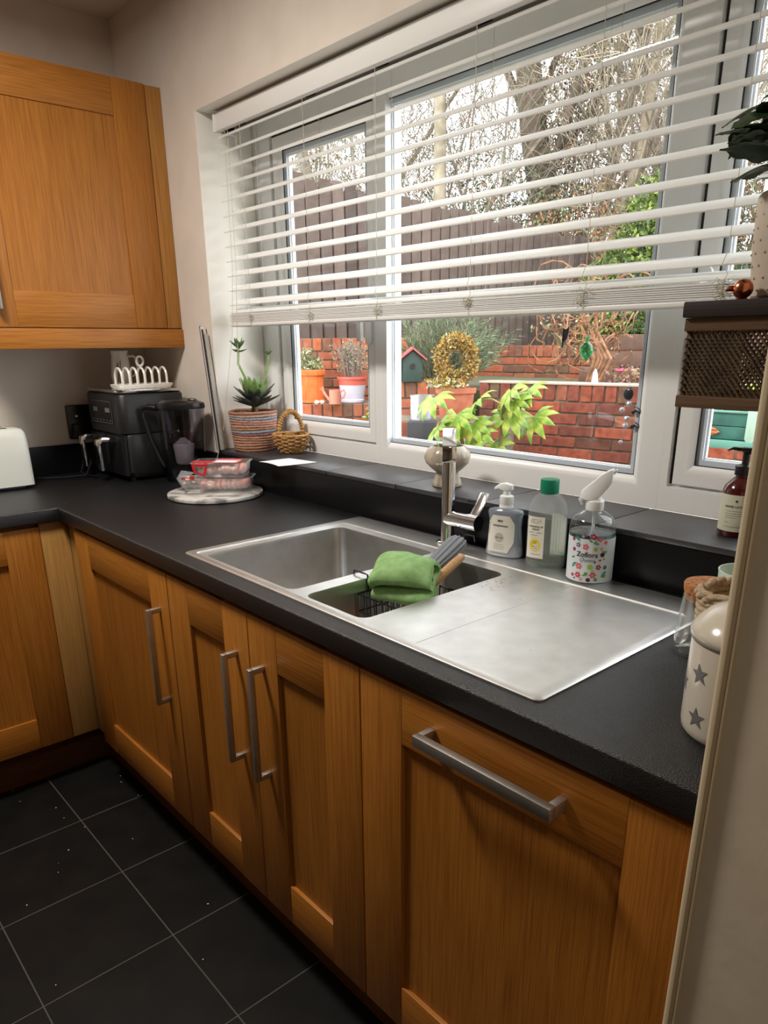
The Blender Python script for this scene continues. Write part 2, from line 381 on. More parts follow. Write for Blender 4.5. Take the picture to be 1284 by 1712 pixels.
# ---------------------------------------------------------------- worktop (L-shaped, one slab, cut out for the sink)
def worktop():
    X = [-.6245, 0, .755, 1.705, JX-.0015]; Y = [-1.2, 0, .062, .475, .6045]
    bm = bmesh.new(); V = {}
    def v(i, j):
        if (i, j) not in V: V[i, j] = bm.verts.new((X[i], Y[j], .91))
        return V[i, j]
    for i in range(4):
        for j in range(4):
            if (i >= 1 and j == 0) or (i == 2 and j == 2): continue
            bm.faces.new((v(i,j), v(i+1,j), v(i+1,j+1), v(i,j+1)))
    bmesh.ops.dissolve_limit(bm, angle_limit=.01, verts=[], edges=bm.edges)
    r = bmesh.ops.extrude_face_region(bm, geom=bm.faces[:])
    bmesh.ops.translate(bm, verts=[e for e in r['geom'] if isinstance(e, bmesh.types.BMVert)], vec=(0,0,-.04))
    bmesh.ops.recalc_face_normals(bm, faces=bm.faces)
    es = [e for e in bm.edges if len(e.link_faces) == 2 and e.calc_face_angle(0) > .6 and abs(e.verts[0].co.z-e.verts[1].co.z) < 1e-5]
    bmesh.ops.bevel(bm, geom=es, offset=.004, segments=3, profile=.5, affect='EDGES')
    for q in bm.verts: q.co -= Vector((0, 0, .87))
    me = bpy.data.meshes.new('worktop'); bm.to_mesh(me); bm.free(); me.materials.append(TOPM)
    me.shade_smooth(); me.set_sharp_from_angle(angle=.7)
    o = obj('worktop', me, None, (0, 0, .87)); tag(o, 'black speckled L-shaped worktop running under the window and along the left wall', 'worktop')
    js = G().box(-.0006, .0006, -.0006, .0006, .0, .042)
    s = G().prism([(-.6, .5), (-.6+.0011, .5), (.001, .0005), (-.0008, -.0003)], .9102, .9104).build('mitre_strip', plain('mitre_metal', (.25,.25,.26,1), .4, 1.), o, off=(0,0,.87))
worktop()

# ---------------------------------------------------------------- base units
def shaker(parent, w, zb, zt, off, horiz, vert=OAKV, rail=.1, th=.02, hinge_axis='x', name='door'):
    """door in its own plane: panel plus two stiles and two rails; 'horiz' is the rail material.  Face towards -Y at y=0, x 0..w"""
    d = G().box(.085, w-.085, .009, .016, zb+.085, zt-.085).build(name, vert, parent, loc=off)
    for x in (0, w-rail): G().box(x, x+rail, 0, th, zb, zt).build('stile', vert, d, bevel=.0015)
    for z in (zb, zt-rail): G().box(rail+.0003, w-rail-.0003, .0004, th, z, z+rail).build('rail', horiz, d, bevel=.0012)
    return d
def handle_v(parent, x, z0, z1):
    g = G(); g.box(x-.006, x+.006, -.036, -.024, z0, z1); g.box(x-.006, x+.006, -.026, .0, z1-.012, z1); g.box(x-.006, x+.006, -.026, .0, z0, z0+.012)
    g.build('handle', NICKEL, parent, bevel=.0012)['label'] = 'square brushed metal bar handle'
def handle_h(parent, x0, x1, z):
    g = G(); g.box(x0, x1, -.038, -.024, z-.009, z+.009); g.box(x0, x0+.012, -.026, .0, z-.009, z+.009); g.box(x1-.012, x1, -.026, .0, z-.009, z+.009)
    g.build('handle', NICKEL, parent, bevel=.0014)['label'] = 'long square brushed metal bar handle'
DY = .009; ZB, ZT = .15, .8575
def carcass(t, w, d0=.022, d1=.565, m=OAKV):
    g = G(); g.box(.001, .018, d0, d1, .15, .868); g.box(w-.018, w-.001, d0, d1, .15, .868); g.box(.018, w-.018, d0, d1, .15, .168)
    g.box(.018, w-.018, d1-.008, d1, .168, .868); g.box(.018, w-.018, d0+.002, d0+.02, .845, .868); g.build('carcass', m, t)
# unit next to the corner, under the worktop left of the sink
t = thing('base_cabinet', 'oak base cabinet with one wide panelled door beside the inner corner post', 'cabinet', (.083, DY, 0), group='oak base cabinets')
carcass(t, .597); d = shaker(t, .597, ZB, ZT, (0,0,0), OAKX); handle_v(d, .547, .505, .76)
# sink base with two doors
t = thing('sink_cabinet', 'oak sink cabinet with two narrow panelled doors and handles side by side', 'cabinet', (.683, DY, 0), group='oak base cabinets')
carcass(t, .711); d = shaker(t, .355, ZB, ZT, (.0015,0,0), OAKX); handle_v(d, .355-.05, .505, .76)
d = shaker(t, .351, ZB, ZT, (.3595,0,0), OAKX); handle_v(d, .05, .505, .76)
# integrated dishwasher
t = thing('integrated_dishwasher', 'oak fronted built-in dishwasher with a long horizontal bar handle', 'dishwasher', (1.397, DY, 0))
d = shaker(t, .594, ZB, ZT, (0,0,0), OAKX); handle_h(d, .164, .412, .807)
G().box(.004, .59, .024, .56, .15, .866).build('body', BLACKM, t, bevel=.004)
# end panel beside the dishwasher
o = G().box(1.994, JX-.001, DY-.004, .565, 0, .868).build('end_panel', OAKV, off=(2.01,.28,0), loc=(2.01,.28,0), bevel=.001)
tag(o, 'narrow oak end panel between dishwasher and right wall', 'panel')
# left run: the door faces +X.  built facing -Y and turned a quarter
def left_run():
    t = thing('base_cabinet', 'oak base cabinet on the left wall run under the toaster', 'cabinet', (-.012, -.655, 0), math.pi/2, group='oak base cabinets')
    carcass(t, .597); d = shaker(t, .597, ZB, ZT, (0,0,0), OAKX); handle_v(d, .05, .505, .76)
    return t
left_run()
# corner post: two filler strips meeting in the inner corner
t = thing('corner_post', 'pale oak corner post where the two runs of cabinets meet', 'cabinet post', (0, 0, 0))
G().box(-.03, -.014, -.056, .026, .15, .868).build('filler_strip', PALEV, t, bevel=.001)
G().box(-.013, .081, .026, .042, .15, .868).build('filler_strip', PALEV, t, bevel=.001)
# plinths
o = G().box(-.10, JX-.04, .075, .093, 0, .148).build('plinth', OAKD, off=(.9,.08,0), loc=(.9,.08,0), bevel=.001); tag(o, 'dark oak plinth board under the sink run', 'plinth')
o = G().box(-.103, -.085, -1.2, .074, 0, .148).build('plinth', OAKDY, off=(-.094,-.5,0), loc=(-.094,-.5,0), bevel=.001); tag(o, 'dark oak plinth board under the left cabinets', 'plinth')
# ---------------------------------------------------------------- wall cabinet, door facing +X
def wall_cab():
    t = thing('wall_cabinet', 'oak wall cabinet with panelled door above the air fryer', 'cabinet', (-.28, .0, 1.357))
    z0 = 1.421-1.357; z1 = .727+z0
    c = G(); c.box(-.343, -.022, -.05, .604, z0, z0+.018); c.box(-.343, -.335, -.05, .604, z0, z1); c.box(-.343, -.022, -.05, -.034, z0, z1); c.box(-.343, -.022, .586, .604, z0, z1); c.box(-.343, -.022, -.05, .604, z1-.018, z1)
    c.build('carcass', OAKV, t)
    G().box(-.022, -.006, .549, .604, z0, z1).build('filler_strip', wood('shaded_filler', 'z', S(176,126,62), S(150,100,44), (.84,.76,.64,1)), t, bevel=.001)
    d = G().box(-.013, -.005, .04, .46, z0+.09, z1-.09).build('door', OAKV, t)
    for a, b in ((-.045, .057), (.437, .546)): G().box(-.018, .0, a, b, z0, z1).build('stile', OAKV, d, bevel=.0015)
    for a, b in ((z0, z0+.105), (z1-.105, z1)): G().box(-.018, -.0004, .0573, .4367, a, b).build('rail', OAKY, d, bevel=.0012)
    h = G(); h.box(.024, .036, -.001, .011, z0+.05, z0+.3); h.box(.0, .026, -.001, .011, z0+.05, z0+.062); h.box(.0, .026, -.001, .011, z0+.288, z0+.3)
    h.build('handle', NICKEL, d, bevel=.0012)
    G().box(-.04, .0015, -.06, .604, 0, z0-.003).build('light_rail', OAKY, t, bevel=.002)
wall_cab()

# ---------------------------------------------------------------- ceiling lamp of the room and an added fill lamp (above the frame)
def ceiling_lamp(x, y, power, col, size, label):
    t = thing('ceiling_lamp', label, 'lamp', (x, y, CEIL), group='ceiling lamps')
    G().lathe([(.02,0),(size*.55,-.0005),(size*.58,-.02),(size*.52,-.045)], 32, cap0=True, cap1=False).build('lamp_housing', WHITEP, t)
    ld = bpy.data.lights.new('lamp_light', 'AREA'); ld.shape = 'DISK'; ld.size = size; ld.energy = power; ld.color = col
    lo = bpy.data.objects.new('lamp_light', ld); C.objects.link(lo); lo.parent = t; lo.location = (0, 0, -.06)
ceiling_lamp(.55, -.45, LAMP_W, (1, .93, .85), .36, 'round white ceiling lamp above the kitchen floor by the sink')
ceiling_lamp(2.65, -.95, FILL_LAMP_W, (1, .88, .72), .3, 'added unseen fill lamp brightening the right wall end')  # fill lamp added to brighten the right wall end
# ================================================================ BLIND
def blind():
    BX0, BX1 = -.042, JX-.008
    t = thing('venetian_blind', 'white wide-slat venetian blind half raised over the window', 'blind', (1., .67, 1.42)); O = (1., .67, 1.42)
    g = G(); g.box(BX0+.012, BX1, .668, .716, 1.992, 2.04); g.box(BX0+.012, BX1, .648, .667, 1.986, 2.036)
    hr = g.build('headrail', BLINDM, t, off=O, bevel=.002)
    G().box(BX0, BX0+.0115, .645, .718, 1.984, 2.038).build('end_cap', BLINDM, hr, off=O, bevel=.002)
    # slots and clips under the headrail
    for x in (.07, .42, .71, 1.03, 1.34, 1.6, 1.9): G().box(x-.02, x+.02, .676, .682, 1.9905, 1.9925).build('slot', BLACKM, hr, off=O)
    G().box(-.012, .012, .671, .69, 1.986, 1.9925).build('cord_lock', BLACKP, hr, off=O, bevel=.002)
    # one slat: shallow arch section
    def section(tilt, n=6, wd=.05, th=.0026, crown=.0035):
        top = []; bot = []
        for i in range(n+1):
            u = -wd/2+wd*i/n; h = crown*(1-(2*u/wd)**2); top.append((u, h+th/2)); bot.append((u, h-th/2))
        pts = top+bot[::-1]; c, s = math.cos(tilt), math.sin(tilt)
        return [(u*c-h*s, u*s+h*c) for u, h in pts]
    def slat(tilt):
        sec = section(tilt)
        return G().loft([[(x-1., y, z) for y, z in sec] for x in (BX0+.008, BX1-.006)]).mesh('slat', BLINDM, angle=50)
    me = slat(math.radians(25.5)); base = 1.487+.0105
    for k in range(12): obj('slat', me, t, (0, .677-.67, base+.0437*k-1.42))
    me = slat(math.radians(20)); obj('slat', me, t, (0, .677-.67, 1.4715-1.42))
    me = slat(math.radians(2))
    for k in range(7): obj('stacked_slat', me, t, (0, .677-.67+rnd.uniform(-.0006,.0006), 1.4355+.0037*k-1.42))
    G().prism(rr2(.652, .702, 1.4205, 1.4325, .004), BX0+.008, BX1-.006, 'x').build('bottom_rail', BLINDM, t, off=O)
    # ladder strings, front and back, with the slack gathered at the stack
    LX = (.10, .418, .713, 1.034, 1.341, 1.62, 1.9)
    for x in LX:
        f = G(); f.tube([(x, .6525, 1.988), (x+.001, .6525, 1.75), (x, .6525, 1.51), (x-.006, .6495, 1.488), (x+.006, .649, 1.472), (x-.002, .650, 1.455), (x, .6495, 1.42)], .0007, 4)
        f.build('ladder_string', CORDM, t, off=O)
        b = G(); b.tube([(x+.004, .7025, 1.988), (x+.004, .703, 1.6), (x+.004, .703, 1.422)], .0007, 4); b.build('ladder_string', CORDM, t, off=O)
        s = G()
        for q in range(5):
            pts = []
            cx, cz = x+rnd.uniform(-.012,.012), 1.447+rnd.uniform(-.012,.012)
            for a in range(10):
                w_ = a*.8+rnd.uniform(-.3,.3); rr_ = rnd.uniform(.004,.013)
                pts.append((cx+rr_*math.cos(w_), .6485+rnd.uniform(-.004,.0005), cz+rr_*.8*math.sin(w_)))
            s.tube(pts, .0006, 4)
        s.build('slack_string', CORDM, t, off=O)
    # lift cords hanging at the left end
    for dx, pts in ((0, [(.0, .66, 1.988), (.0, .655, 1.6), (-.008, .642, 1.40), (-.035, .618, 1.20), (-.062, .606, 1.06), (-.05, .570, .99), (-.07, .566, .965)]),
                    (1, [(.012, .664, 1.988), (.012, .662, 1.6), (.01, .65, 1.41), (.02, .64, 1.28), (.045, .635, 1.22)]),
                    (2, [(.052, .668, 1.988), (.055, .668, 1.6), (.056, .664, 1.45)])):
        G().tube(pts, .0009, 5).build('pull_cord', CORDM, t, off=O)
blind()

# ================================================================ SINK
def sink():
    O = (1.23, .3, .91); X0, X1, Y0, Y1 = .726, 1.733, .040, .571
    t = thing('kitchen_sink', 'stainless steel one-and-a-half bowl sink with flat drainer set into the worktop', 'sink', O)
    plate = G().loft([rrect(X0, X1, Y0, Y1, .012, .9102), rrect(X0, X1, Y0, Y1, .012, .9125), rrect(X0+.003, X1-.003, Y0+.003, Y1-.003, .011, .9142)]).mesh('plate', STEEL, off=O)
    def cut(x0, x1, y0, y1, r, z0_, z1_):
        return G().loft([rrect(x0, x1, y0, y1, r, z0_, 5), rrect(x0, x1, y0, y1, r, z1_, 5)]).mesh('cut', STEEL, off=O)
    cs = [cut(X0+.022, X1-.022, Y0+.016, .492, .014, .9118, .93),
          cut(.776, 1.122, .066, .462, .022, .8, .95), cut(1.162, 1.338, .066, .452, .022, .8, .95),
          cut(1.4752, 1.4768, .062, .486, .0003, .9106, .93)]
    me = boolean(plate, cs); me.shade_smooth(); me.set_sharp_from_angle(angle=.5)
    obj('drainer_top', me, t)
    def bowl(x0, x1, y0, y1, zb, name):
        L = []
        for inset, z, r in ((0, .9116, .022), (.001, .905, .024), (.006, zb+.03, .03), (.012, zb+.012, .032), (.026, zb+.002, .03)):
            L.append([(p[0]-O[0], p[1]-O[1], p[2]-O[2]) for p in rrect(x0+inset, x1-inset, y0+inset, y1-inset, r, z, 6)])
        c = Vector(((x0+x1)/2-O[0], (y0+y1)/2-O[1], zb-O[2]))
        g = G().loft(L, cap0=False, cap1=True)
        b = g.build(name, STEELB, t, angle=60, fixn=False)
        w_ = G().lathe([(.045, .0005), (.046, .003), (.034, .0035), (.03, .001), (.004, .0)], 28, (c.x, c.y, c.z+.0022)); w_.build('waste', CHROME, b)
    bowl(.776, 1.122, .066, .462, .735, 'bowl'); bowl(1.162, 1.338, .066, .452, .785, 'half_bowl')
    # a few drops of water on the drainer
    g = G()
    for i in range(34):
        x, y = (rnd.gauss(1.36, .018), rnd.gauss(.40, .03)) if i < 26 else (rnd.uniform(1.36, 1.7), rnd.uniform(.1, .45))
        r = rnd.uniform(.0012, .0035); g.lathe([(r, 0), (r*.8, r*.35), (.0003, r*.5)], 8, (x-O[0], y-O[1], .9119-O[2]))
    d = g.build('water_drops', thin_glass('water', (.95,.96,.97,1), 1.5), t); d['kind'] = 'stuff'
sink()
def tap():
    O = (1.092, .535, .9142); t = thing('mixer_tap', 'chrome single-lever kitchen mixer tap behind the sink bowls', 'tap', O)
    G().lathe([(.0265,0),(.0265,.004),(.023,.007),(.0165,.009),(.0155,.012),(.0155,.262)], 32).build('column', CHROME, t)
    dv = Vector((.69, -.724, 0)); dn = Vector((.724, .69, 0))
    g = G(); prof = [(-.0165, .270, -.036), (.02, .270, -.036), (.085, .250, -.036), (.104, .243, -.036), (.106, .240, -.032)]
    loops = []
    for s_, zt, dz in prof:
        c = dv*s_; hw = .0150
        loops.append([tuple(c+dn*hw+Vector((0,0,zt))), tuple(c-dn*hw+Vector((0,0,zt))), tuple(c-dn*hw+Vector((0,0,zt+min(dz,-.014)))), tuple(c+dn*hw+Vector((0,0,zt+min(dz,-.014))))])
    g.loft(loops).build('spout', CHROME, t, bevel=.002)
    p = dv*.088; G().lathe([(.011,0),(.011,.012)], 20, (p.x, p.y, .203)).build('aerator', CHROME, t)
    c = G(); c.tube([(0,0,.062), (.06,.004,.062)], .0175, 24); c.tube([(.0605,.004,.062), (.09,.006,.062)], .0188, 24); vb = c.build('valve_body', CHROME, t)
    G().loft([[(.064,-.004,.072),(.089,-.002,.072),(.089,.002,.068),(.064,.0,.068)], [(.066,.020,.100),(.091,.022,.100),(.091,.026,.097),(.066,.024,.097)], [(.068,.034,.128),(.092,.036,.128),(.092,.040,.126),(.068,.038,.126)]]).build('lever', CHROME, vb, bevel=.0012)
tap()
# ---------------------------------------------------------------- wire caddy hooked in the half bowl, with brush, sponge and cloth
def caddy():
    O = (1.25, .27, .80); t = thing('wire_caddy', 'black wire sink caddy hooked over the divider of the half bowl', 'caddy', O)
    WM = plain('black_wire', (.012,.012,.013,1), .35); x0, x1, y0, y1, zt, zb = -.082, .07, -.075, .085, .085, .012
    r = .0019
    rim = G().tube([(x0,y0,zt),(x1,y0,zt),(x1,y1,zt),(x0,y1,zt)], r, 6, closed=True); rim.build('rim_wire', WM, t)
    mid = G().tube([(x0,y0,(zt+zb)/2),(x1,y0,(zt+zb)/2),(x1,y1,(zt+zb)/2),(x0,y1,(zt+zb)/2)], r*.8, 6, closed=True).build('hoop_wire', WM, t)
    for k in range(11):
        y = y0+(y1-y0)*k/10; G().tube([(x0,y,zt),(x0+.003,y,zb+.003),(x0+.006,y,zb),(x1-.006,y,zb),(x1-.003,y,zb+.003),(x1,y,zt)], r*.75, 5).build('rib_wire', WM, t)
    for k in range(1, 6):
        x = x0+(x1-x0)*k/6; G().tube([(x,y0,zt),(x,y0+.004,zb),(x,y1-.004,zb),(x,y1,zt)], r*.75, 5).build('rib_wire', WM, t)
    for y in (-.045, .03): G().tube([(x0,y,zt),(x0-.004,y,.119),(x0-.012,y,.1195),(x0-.03,y,.1195),(x0-.046,y,.1195),(x0-.049,y,.105)], r, 6).build('hook', WM, t)
    o = G().box(-.05,.05,-.026,.026,0,.032).build('sponge', plain('orange_sponge', S(196,128,62), .95, noise=(120, S(160,96,44), .4, .7), bump=(160,.8)), None, (1.262, .238, .8145), (0,0,.15), bevel=.006)
    tag(o, 'tan scrubbing sponge lying in the bottom of the wire caddy', 'sponge')
caddy()
def brush():
    a = Vector((1.268, .225, .868)); b = Vector((1.262, .405, .946))
    t = thing('washing_up_brush', 'wooden handled washing up brush leaning up out of the wire caddy', 'brush', a)
    WD = wood('beech_handle', 'x', S(206,164,118), S(184,140,96), (.9,.85,.78,1), fine=60)
    dv = (b-a); G().tube([dv*u for u in (0, .3, .6, .85, .97, 1.0)], [.0085,.009,.0095,.0095,.008,.003], 14).build('handle', WD, t)
    G().lathe([(.012,0),(.026,.006),(.027,.018),(.02,.028),(.004,.03)], 20, (0,-.005,-.035)).build('brush_head', WD, t)
    # grey ribbed silicone brush beside it
    a2 = Vector((1.222, .30, .895)); b2 = Vector((1.207, .455, .962)); t2 = thing('silicone_brush', 'grey ribbed silicone brush head behind the green cloth', 'brush', a2)
    GR = plain('grey_silicone', S(128,134,140), .5); d2 = b2-a2
    g = G(); n = 44; q = d2.to_track_quat('Z', 'Y').to_matrix().to_4x4(); L = d2.length
    loops = []
    for u, rad in ((0,.012),(.06,.017),(.35,.018),(.7,.0225),(.9,.023),(.97,.019),(1.,.004)):
        loops.append([tuple(q @ Vector((rad*(1+.10*(1 if k%4 < 2 else -1))*math.cos(2*math.pi*k/n), rad*.62*(1+.10*(1 if k%4<2 else -1))*math.sin(2*math.pi*k/n), u*L))) for k in range(n)])
    g.loft(loops).build('bristle_head', GR, t2, angle=25)
    e = b2-a2; l = G(); l.tube([tuple(e+Vector((0,.0,0))), tuple(e+Vector((.004,.012,.008))), tuple(e+Vector((.02,.02,.006))), tuple(e+Vector((.03,.012,-.004)))], .0016, 6); l.build('hanging_loop', BLACKM, t2)
brush()
def cloth():
    t = None; CM = plain('green_terry', S(164,204,138), .95, noise=(60, S(134,182,110), .35, .7), bump=((900,900,500), 1.0))
    # folded towel: section path in (u, z) swept across with wobble
    path = [(-.06,.004),(-.03,-.002),(.02,-.001),(.055,.004),(.066,.016),(.052,.026),(.01,.029),(-.04,.030),(-.064,.036),(-.072,.052),(-.062,.068),(-.03,.075),(.015,.074),(.05,.066),(.062,.052),(.052,.040),(.02,.037),(-.01,.042),(.005,.052),(.03,.054)]
    # resample smooth (Catmull-Rom)
    def cr(p, n=5):
        out = []
        for i in range(len(p)-1):
            p0, p1, p2, p3 = p[max(0,i-1)], p[i], p[i+1], p[min(len(p)-1,i+2)]
            for k in range(n):
                s_ = k/n; out.append(tuple(.5*((2*p1[j])+(-p0[j]+p2[j])*s_+(2*p0[j]-5*p1[j]+4*p2[j]-p3[j])*s_*s_+(-p0[j]+3*p1[j]-3*p2[j]+p3[j])*s_**3) for j in (0,1)))
        out.append(p[-1]); return out
    P = cr(path); n = len(P); W = 22; g = G(); loops = []
    for w_ in range(W+1):
        v = -.062+.124*w_/W; top = []; bot = []
        for i, (u, z) in enumerate(P):
            a = P[max(0,i-1)]; b = P[min(n-1,i+1)]; tx, tz = b[0]-a[0], b[1]-a[1]; l = math.hypot(tx,tz) or 1
            nx, nz = -tz/l, tx/l; th = .0042
            wob = mnoise.noise(Vector((u*22, v*26, z*30)))*.006; sk = .9+.12*math.sin(v*30+z*40); edge = 1-.22*(abs(v)/.062)**3
            uu = u*sk; zz = (z*edge)+wob*.8+.004*math.sin(u*40+v*22)
            top.append((uu+nx*th, v+wob+.008*math.sin(u*30), zz+nz*th)); bot.append((uu-nx*th, v+wob+.008*math.sin(u*30), zz-nz*th))
        loops.append(top+bot[::-1])
    g.loft(loops)
    o = g.build('dish_cloth', CM, None, (1.243, .258, .890), (math.radians(4), math.radians(6), math.radians(-62)), angle=80)
    o.scale = (.92,1.0,.98); tag(o, 'folded green terry dish cloth draped over the wire caddy', 'cloth')
    # hanging corner at the left
cloth()
# ================================================================ THINGS ON THE WORKTOP, LEFT
def cyl_wrap(vs, R, a0, dz, off=.0004):
    """flat lettering (x, y) wrapped on a cylinder of radius R; a0 = facing angle"""
    return [((R+off)*math.cos(a0+x/R), (R+off)*math.sin(a0+x/R), dz+y) for x, y, _ in vs]
def air_fryer():
    O = (-.40, .4525, .91); t = thing('air_fryer', 'black two-drawer air fryer with chrome handles in the worktop corner', 'air fryer', O)
    x0, x1, y0, y1 = -.15, .15, -.1225, .1225
    def rb(xa, xb, ya, yb, za, zb, r, m, name, top_in=0., bot_in=0.):
        g = G().loft([rrect(xa+bot_in, xb-bot_in, ya+bot_in, yb-bot_in, r, za, 5), rrect(xa, xb, ya, yb, r, za+.02, 5), rrect(xa, xb, ya, yb, r, zb-.012, 5), rrect(xa+.004+top_in, xb-.004-top_in, ya+.004+top_in, yb-.004-top_in, r-.004, zb-.003, 5), rrect(xa+.010+top_in, xb-.010-top_in, ya+.01+top_in, yb-.01-top_in, r-.008, zb, 5)])
        return g.build(name, m, t, bevel=0)
    rb(x0, x1, y0+.004, y1, .012, .165, .035, BLACKM, 'lower_body', 0, .012); rb(x0, x1, y0-.006, y1, .166, .302, .035, BLACKM, 'upper_body', .002, .002)
    for x in (-.115, .115):
        for y in (-.09, .09): G().lathe([(.012,0),(.014,.016)], 12, (x, y, 0)).build('foot', BLACKP, t)
    # steel lid plate with a bright rim
    G().loft([rrect(x0+.008, x1-.002, y0-.002, y1-.008, .028, .302, 5), rrect(x0+.006, x1, y0-.004, y1-.006, .03, .306, 5), rrect(x0+.006, x1, y0-.004, y1-.006, .03, .311, 5), rrect(x0+.010, x1-.004, y0, y1-.01, .027, .313, 5)]).build('lid_plate', plain('lid_steel', (.8,.79,.77,1), .2, 1.), t)
    for k, x in enumerate((-.073, .073)):
        d = G().loft([rrect(x-.07, x+.07, y0-.004, y0+.02, .01, .022, 3), rrect(x-.07, x+.07, y0-.004, y0+.02, .01, .158, 3)]).build('drawer', BLACKP, t)
        h = G(); yy = y0
        for dx in (0,): 
            prof = [(yy-.002, .150), (yy-.052, .156), (yy-.068, .148), (yy-.071, .135), (yy-.066, .04), (yy-.056, .04), (yy-.058, .132), (yy-.05, .140), (yy-.002, .134)]
            h.prism([(p[0], p[1]) for p in prof], x-.016, x+.016, 'x')
        h.build('handle', CHROME, d, bevel=.002)['label'] = 'chrome drawer handle'
    # control panel on the front of the upper body
    p = G().prism(rr2(-.095, .095, .195, .275, .006), y0-.0085, y0-.0062, 'y').build('control_panel', plain('panel_gloss', (.012,.012,.014,1), .12), t)
    g = G()
    g.ring(-.092, .092, .198, .272, [(0, y0-.0084), (0, y0-.0089), (.0012, y0-.0089), (.0012, y0-.0084)])
    for k in range(6): g.box(-.08+.03*k, -.08+.03*k+.008, y0-.0089, y0-.0085, .206, .2085)
    for xx in (-.055, .055): g.box(xx-.02, xx+.02, y0-.0089, y0-.0085, .235, .250)
    g.build('panel_markings', plain('panel_print', S(118,120,122), .5), p)
air_fryer()
def toast_rack():
    O = (-.325, .45, 1.2232); t = thing('toast_rack', 'white ceramic toast rack on top of the air fryer', 'toast rack', O, math.radians(3))
    G().loft([rrect(-.036,.036,-.098,.098,.02,0,5), rrect(-.042,.042,-.104,.104,.022,.006,5), rrect(-.044,.044,-.106,.106,.022,.014,5), rrect(-.040,.040,-.102,.102,.02,.015,5), rrect(-.036,.036,-.098,.098,.018,.008,5)]).build('tray_base', WHITEC, t)
    for k in range(7):
        y = -.084+.028*k; pts = []
        for a in range(13):
            w_ = math.pi*a/12; pts.append((-.026*math.cos(w_), y, .008+.034+.030*math.sin(w_) if 0 < a < 12 else .008))
        pts = [(-.026, y, .008), (-.026, y, .03)]+[(-.026*math.cos(math.pi*a/10), y, .04+.028*math.sin(math.pi*a/10)) for a in range(11)]+[(.026, y, .03), (.026, y, .008)]
        G().tube(pts, .0042, 8).build('hoop', WHITEC, t)
    G().tube([(0, .013*math.cos(a*math.pi/8), .090+.016*math.sin(a*math.pi/8)) for a in range(16)], .0042, 8, closed=True).build('ring_handle', WHITEC, t)
toast_rack()
def cream_jug():
    O = (-.445, .43, 1.2232); t = thing('cream_jug', 'small white jug with black drawing behind the toast rack', 'jug', O)
    G().lathe([(.002,.002),(.030,.0),(.034,.01),(.036,.04),(.031,.09),(.028,.112),(.031,.124),(.0295,.124),(.0265,.112),(.029,.09),(.033,.04),(.03,.012),(.002,.008)], 28).build('body', WHITEC, t)
    G().tube([(.020,.020,.105),(.036,.036,.106),(.046,.046,.09),(.044,.044,.06),(.034,.034,.04),(.024,.024,.035)], .0045, 8).build('handle', WHITEC, t)
    g = G(); R = .0352
    vs, fs = [], []
    INK = plain('black_ink', (.015,.015,.016,1), .5)
    for (u0, z0, u1, z1, w_) in ((-.2,.018,-.1,.05,.05),(.0,.015,.05,.055,.07),(.1,.03,.2,.06,.05),(-.15,.05,.15,.062,.06),(-.05,.06,-.15,.085,.04),(.08,.06,.18,.09,.04),(-.28,.06,-.2,.075,.05)):
        a0 = -.55
        for s_ in range(3):
            p = []
            for uu, zz in ((u0+(u1-u0)*s_/3-w_, z0+(z1-z0)*s_/3), (u0+(u1-u0)*s_/3+w_, z0+(z1-z0)*s_/3), (u0+(u1-u0)*(s_+1)/3+w_*.8, z0+(z1-z0)*(s_+1)/3), (u0+(u1-u0)*(s_+1)/3-w_*.8, z0+(z1-z0)*(s_+1)/3)):
                r_ = (.0362 if zz < .05 else .0362-(zz-.04)*.1)+.0004; p.append((r_*math.cos(a0+uu), r_*math.sin(a0+uu), zz))
            g.add(p, [(0,1,2,3)])
    g.build('ink_drawing', INK, t)
cream_jug()
def toaster():
    O = (-.468, -.105, .91); t = thing('toaster', 'white toaster at the left edge of the worktop', 'toaster', O)
    W = plain('toaster_white', S(214,216,208), .35)
    g = G(); hx, y0, y1 = .088, -.16, .165
    def sec(y, s_, top):    # cross-section in XZ, rounded top
        return [(p[0]*s_, y, p[1]) for p in [(-hx,.012),(-hx*.97,.10),(-hx*.93,top-.03),(-hx*.86,top-.008),(-hx*.72,top),(hx*.72,top),(hx*.86,top-.008),(hx*.93,top-.03),(hx*.97,.10),(hx,.012)]]
    g.loft([sec(y0,.9,.185), sec(y0+.012,1.,.198), sec(y1-.035,1.,.198), sec(y1-.014,.985,.197), sec(y1-.004,.94,.188), sec(y1+.0,.86,.17)])
    g.build('body', W, t, angle=50)
    G().box(-.075,.075,y0+.02,y1-.03,.0,.012).build('base', BLACKM, t, bevel=.003)
    for x in (-.032,.032): G().box(x-.012,x+.012,y0+.05,y1-.05,.1975,.1992).build('bread_slot', BLACKM, t)
    r = G()
    for x in (-.05, .05): r.tube([(x,-.13,.2),(x,-.13,.225),(x,.03,.225),(x,.06,.215),(x,.06,.2)], .0018, 6)
    for y in (-.10,-.06,-.02,.02): r.tube([(-.05,y,.225),(.05,y,.225)], .0016, 6)
    r.tube([(.05,.02,.225),(.052,.045,.245),(.048,.06,.225)], .0016, 6)
    r.build('warming_rack', CHROME, t)
    c = G().tube([(-.02,.165,.03),(-.05,.21,.008),(-.02,.30,.006),(.02,.36,.012),(.0,.39,.05),(-.10,.395,.12),(-.138,.398,.15)], .0032, 7).build('power_cord', CORDB, t)
toaster()
